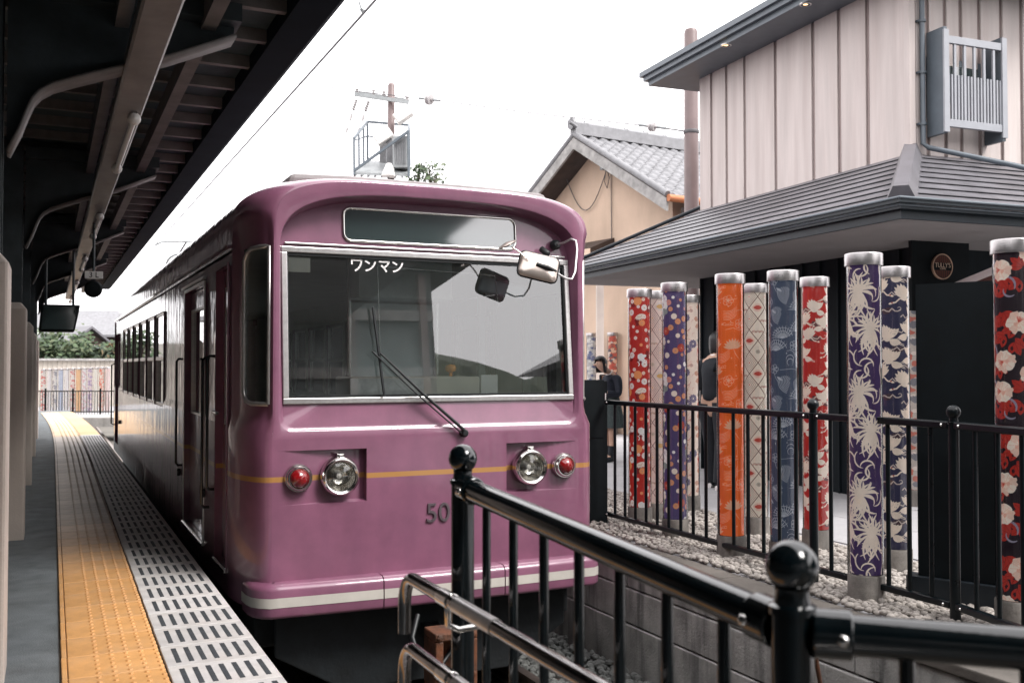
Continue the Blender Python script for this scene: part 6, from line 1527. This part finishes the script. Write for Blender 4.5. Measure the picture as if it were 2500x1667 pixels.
# station wing left of the columns; unseen grey stretch added to shut out skylight
st = thing('station_wing', (-4.6, 22, 0), 'cream station wall behind the canopy columns, its unseen grey stretch added', 'building')
q = MB(); q.box(-4.9, -4.4, 9, 48, -1, 3.3); q.build('wall', 'column', st); q = MB(); q.box(-4.9, -4.38, -16, 8.99, -1, 3.3); q.build('sky_block_wall', 'hall', st); q = MB(); q.box(-5.3, -4.1, -16, 48.4, 3.3, 3.5); q.build('roof', 'slate', st)
# station hall behind the viewer (mirrored in the windscreen)
hl = thing('station_hall', (-1, -9, -.06), 'dark roofed station hall mirrored in the windscreen', 'building')
q = MB(); q.box(-9, 7.35, -16, -7.5, -1, 5.6); q.build('wall', 'hall', hl)
for k in range(9):
    q = MB(); x = -6.6 + 1.55 * k; q.box(x, x + 1.1, -7.49, -7.46, .2 if k % 3 else 2.4, 2.9); wf = q.build('window', 'alu' if k % 2 else 'white_sheet', hl); q = MB(); q.box(x + .08, x + 1.02, -7.455, -7.45, .3 if k % 3 else 2.5, 2.8); q.build('pane', 'sign_glass', wf)
    q = MB(); q.box(x + 1.2, x + 1.35, -7.48, -7.3, -.06, 5.5); q.build('post', 'batten', hl)
for z in (3.3, 4.5):
    q = MB(); q.box(-8.9, 7.3, -7.485, -7.35, z, z + .22); q.build('beam', 'barge', hl); q = MB(); q.prism([(-9.6, -16.6, 5.6), (8.0, -16.6, 5.6), (5.5, -16.6, 7.8), (-7.0, -16.6, 7.8)], (0, 9.9, 0)); q.build('roof', 'slate', hl)
q = MB(); q.box(3.1, 5.27, -7.4, .3, 4.40, 4.62); q.build('porch_roof', 'slate', hl)
sh = thing('opposite_shop', (12, -4, -.06), 'dark fronted shop mirrored at the right of the windscreen', 'building')
q = MB(); q.box(10.5, 16, -8.6, .8, -.06, 3.6); q.build('wall', 'dark_wall', sh); q = MB(); q.prism([(10.0, -9.2, 3.6), (16.6, -9.2, 3.6), (13.3, -9.2, 5.2)], (0, 10.4, 0)); q.build('roof', 'slate', sh)
M['forest'] = pbr('wooded hill', (.030, .045, .030), .95, 0, .5, .35, 1, 3, col2=(.055, .07, .04))
hb = MB(); rr = random.Random(4); rows = []
for i in range(9):
    a = []
    for j in range(60):
        x = -160 + 5.5 * j; hgt = (30 + 9 * math.sin(x * .021 + 1) + 5 * math.sin(x * .06)) * math.sin(math.pi / 2 * i / 8) + (rr.uniform(-1.5, 1.5) if i > 1 else 0); a.append((x, -95 - 9 * i, -1.5 + hgt))
    rows.append(a)
hb.grid(rows); struct(hb, 'wooded_hill', 'forest')

rod = thing('rusty_rod', rf((1872 - 1176) / 2280 * 3.4, 3.4, -.93), 'thin rust orange rod standing in the pit right of the near post', 'rod')
q = MB(); a = rf((1866 - 1176) / 2280 * 3.4, 3.4, .33); b_ = rf((1893 - 1176) / 2280 * 3.4, 3.4, -.05); q.sweep([a, (a + b_) / 2 + RT * .012, b_, b_ + (b_ - a) * 2.3], .008, 8); q.build('bar', 'rust', rod, smooth=60)

# ================================================================== PEOPLE
def person_mesh(name, joints, edges, parent, mat):
    me = bpy.data.meshes.new(name); o_ = org(parent); ks = list(joints); ix = {k: i for i, k in enumerate(ks)}
    me.from_pydata([tuple(Vector(joints[k][0]) - o_) for k in ks], [(ix[a], ix[b_]) for a, b_ in edges], [])
    ob = bpy.data.objects.new(name, me); COL.objects.link(ob); ob.parent = parent; me.materials.append(M[mat])
    sk = ob.modifiers.new('skin', 'SKIN'); sk.use_smooth_shade = True
    for k, i in ix.items():
        r_ = joints[k][1]; r_ = r_ if isinstance(r_, tuple) else (r_, r_); me.skin_vertices[0].data[i].radius = r_; me.skin_vertices[0].data[i].use_root = (i == 0)
    ss = ob.modifiers.new('sub', 'SUBSURF'); ss.levels = 2; ss.render_levels = 2
    return ob
def person(base, H_, yaw, label, bow=.25, skirt=True, paper=False):
    t = thing('person', base, label, 'person'); base = Vector(base); k = H_ / 1.6; c, s = math.cos(yaw), math.sin(yaw)
    T = lambda x, y, z: base + Vector((x * c - y * s, x * s + y * c, z)) * k        # +y is the way the person faces
    J = {'pel': (T(0, 0, .86), (.13 * k, .10 * k)), 'wai': (T(0, 0, 1.0), (.115 * k, .085 * k)), 'che': (T(0, .01, 1.18), (.13 * k, .10 * k)), 'nek0': (T(0, .01, 1.30), (.07 * k, .06 * k)), 'nek': (T(0, .03, 1.36), .047 * k), 'hd0': (T(0, .05 + bow * .1, 1.41), .06 * k), 'hd1': (T(0, .06 + bow * .18, 1.48), (.078 * k, .092 * k)), 'hd2': (T(0, .05 + bow * .16, 1.555), (.068 * k, .080 * k))}
    Ed = [('pel', 'wai'), ('wai', 'che'), ('che', 'nek0'), ('nek0', 'nek'), ('nek', 'hd0'), ('hd0', 'hd1'), ('hd1', 'hd2')]
    arms = {}
    for sd, n_ in ((-1, 'l'), (1, 'r')):
        st_ = .10 if sd < 0 else -.04
        J['hip' + n_] = (T(sd * .085, 0, .80), .085 * k); J['kne' + n_] = (T(sd * .09, .03 + st_ * .5, .46), .055 * k); J['cal' + n_] = (T(sd * .09, st_ * .6, .32), .052 * k); J['ank' + n_] = (T(sd * .09, st_, .09), .033 * k); J['toe' + n_] = (T(sd * .10, st_ + .13, .03), .032 * k)
        Ed += [('pel', 'hip' + n_), ('hip' + n_, 'kne' + n_), ('kne' + n_, 'cal' + n_), ('cal' + n_, 'ank' + n_), ('ank' + n_, 'toe' + n_)]
        J['sho' + n_] = (T(sd * .155, 0, 1.26), .058 * k); J['elb' + n_] = (T(sd * .20, .03, 1.02), .042 * k); J['wri' + n_] = (T(sd * .13, .24, 1.06), .028 * k); J['pal' + n_] = (T(sd * .11, .31, 1.08), (.035 * k, .020 * k))
        Ed += [('nek0', 'sho' + n_), ('sho' + n_, 'elb' + n_), ('elb' + n_, 'wri' + n_), ('wri' + n_, 'pal' + n_)]
    body = person_mesh('body', J, Ed, t, 'skin')
    for sd in (-1, 1):           # fingers and thumb as short tapered chains rooted in the palm
        m_ = MB(); pl_ = T(sd * .11, .31, 1.08)
        for i in range(4):
            o0 = T(sd * (.095 + .016 * i), .33, 1.08); L_ = (.055, .066, .062, .048)[i]; m_.sweep([o0, o0 + (T(0, L_ * .6, .005) - T(0, 0, 0)), o0 + (T(-sd * .01, L_, -.02) - T(0, 0, 0))], [.009 * k, .008 * k, .006 * k], 6)
        o0 = T(sd * .085, .29, 1.085); m_.sweep([o0, o0 + (T(-sd * .028, .03, .01) - T(0, 0, 0)), o0 + (T(-sd * .025, .055, .005) - T(0, 0, 0))], [.010 * k, .009 * k, .007 * k], 6); m_.build('fingers', 'skin', t, smooth=80)
    hd = T(0, .06 + bow * .18, 1.49)
    m_ = MB(); m_.lathe([(.021 * k, -.012), (.014 * k, .012), (.004 * k, .03)], T(0, .145 + bow * .2, 1.475), T(0, 1, -.15) - T(0, 0, 0), 8)
    for sd in (-1, 1): m_.lathe([(.004 * k, -.02), (.018 * k, -.008), (.02 * k, .012), (.004 * k, .028)], T(sd * .083, .05 + bow * .16, 1.475), (0, 0, 1), 8)
    m_.build('nose_and_ears', 'skin', t, smooth=70)
    m_ = MB()
    for sd in (-1, 1): m_.lathe([(.0, .0), (.010 * k, .002), (.008 * k, .006), (0, .008)], T(sd * .032, .135 + bow * .19, 1.50), T(0, 1, 0) - T(0, 0, 0), 8)
    m_.obox(T(0, .128 + bow * .19, 1.435), (T(1, 0, 0) - T(0, 0, 0)) * .022, (T(0, 1, 0) - T(0, 0, 0)) * .004, Vector((0, 0, .004))); m_.build('eyes_and_mouth', 'hair', t, smooth=60)
    m_ = MB(); rows = []        # hair cap, open over the face
    for i in range(9):
        th = R(8 + 112 * i / 8); row_ = []
        for j in range(25):
            ph = 2 * math.pi * j / 24; front = math.sin(ph); r_ = 1.0 + .04 * math.sin(j * 2.3 + i)
            lim = th if front < .35 else min(th, R(62)); row_.append(hd + (T(.098 * r_ * math.sin(lim) * math.cos(ph), .112 * r_ * math.sin(lim) * math.sin(ph) - .012, .02 + .105 * r_ * math.cos(lim) - (.05 * max(0, i - 6) if front < .2 else 0)) - T(0, 0, 0)))
        rows.append(row_)
    m_.grid(rows); h_ = m_.build('hair', 'hair', t, smooth=80); so = h_.modifiers.new('t', 'SOLIDIFY'); so.thickness = .012
    JJ = {q_: (J[q_][0], tuple(v * 1.16 + .008 for v in (J[q_][1] if isinstance(J[q_][1], tuple) else (J[q_][1],) * 2))) for q_ in ('pel', 'wai', 'che', 'nek0', 'shol', 'elbl', 'wril', 'shor', 'elbr', 'wrir')}
    person_mesh('jacket', JJ, [('pel', 'wai'), ('wai', 'che'), ('che', 'nek0'), ('nek0', 'shol'), ('shol', 'elbl'), ('elbl', 'wril'), ('nek0', 'shor'), ('shor', 'elbr'), ('elbr', 'wrir')], t, 'cloth_navy' if skirt else 'cloth_black')
    m_ = MB(); m_.lathe([(.062 * k, -.02), (.056 * k, .03), (.050 * k, .034)], T(0, .02, 1.335), (0, 0, 1), 16); m_.build('collar', 'white_sheet', t, smooth=60)
    if skirt:
        m_ = MB(); rows = []
        for z, r_ in ((.98, .135), (.86, .165), (.70, .20), (.52, .235)):
            rows.append([T((r_ + (.010 if j % 2 else -.006) * (1 - (z - .52))) * math.cos(2 * math.pi * j / 40), (r_ * .85) * math.sin(2 * math.pi * j / 40), z) for j in range(41)])
        m_.grid(rows); m_.build('skirt', 'cloth_plaid', t, smooth=50)
    for n_, sd in (('l', -1), ('r', 1)):
        st_ = .10 if sd < 0 else -.04; m_ = MB()
        if skirt: m_.sweep([T(sd * .09, st_ * .7, .24), T(sd * .09, st_, .09), T(sd * .09, st_ + .01, .06)], [.052 * k, .042 * k, .042 * k], 12); m_.build('sock', 'cloth_black', t, smooth=60)
        else: m_.sweep([T(sd * .085, 0, .88), T(sd * .09, .03 + st_ * .5, .48), T(sd * .09, st_, .07)], [.112 * k, .085 * k, .075 * k], 14); m_.build('trouser_leg', 'cloth_black', t, smooth=60)
        m_ = MB(); m_.sweep([T(sd * .09, st_ - .06, .05), T(sd * .09, st_ + .0, .052), T(sd * .10, st_ + .09, .042), T(sd * .10, st_ + .17, .032), T(sd * .10, st_ + .19, .03)], [.034 * k, .046 * k, .042 * k, .036 * k, .012 * k], 12); sh_ = m_.build('shoe', 'cloth_black', t, smooth=70)
        if not skirt:
            m_ = MB(); m_.sweep([T(sd * .09, st_ - .07, .022), T(sd * .10, st_ + .19, .018)], .026 * k, 8); m_.build('sole', 'white_sheet', sh_, smooth=60)
    if skirt:
        m_ = MB(); m_.obox(T(.17, -.14, .92), (T(1, 0, 0) - T(0, 0, 0)) * .10, (T(0, 1, 0) - T(0, 0, 0)) * .06, Vector((0, 0, .16))); m_.build('school_bag', 'cloth_black', t, bevel=.03)
    if paper:
        m_ = MB(); m_.obox(T(-.02, .36, 1.10), (T(1, 0, 0) - T(0, 0, 0)) * .15, (T(0, 1, 0) - T(0, 0, 0)) * .06, Vector((0, 0, .012))); m_.build('held_paper', 'white_sheet', t)
    else:
        m_ = MB(); m_.obox(T(.0, .37, 1.11), (T(1, 0, 0) - T(0, 0, 0)) * .04, (T(0, .6, .8) - T(0, 0, 0)) * .07, (T(0, .8, -.6) - T(0, 0, 0)) * .005); m_.build('held_phone', 'matte_black', t)
pg_ = rf((1403 - 1176) / 2280 * 14.0, 14.0, -.055); person(pg_, 1.47, R(105), 'schoolgirl in navy blazer with bowed head standing behind the gate post', 1.0)
pm_ = rf((1641 - 1176) / 2280 * 10.9, 10.9, -.052); person(pm_, 1.72, R(-70), 'person in dark clothes and sneakers glimpsed behind the orange column', .2, False, True)
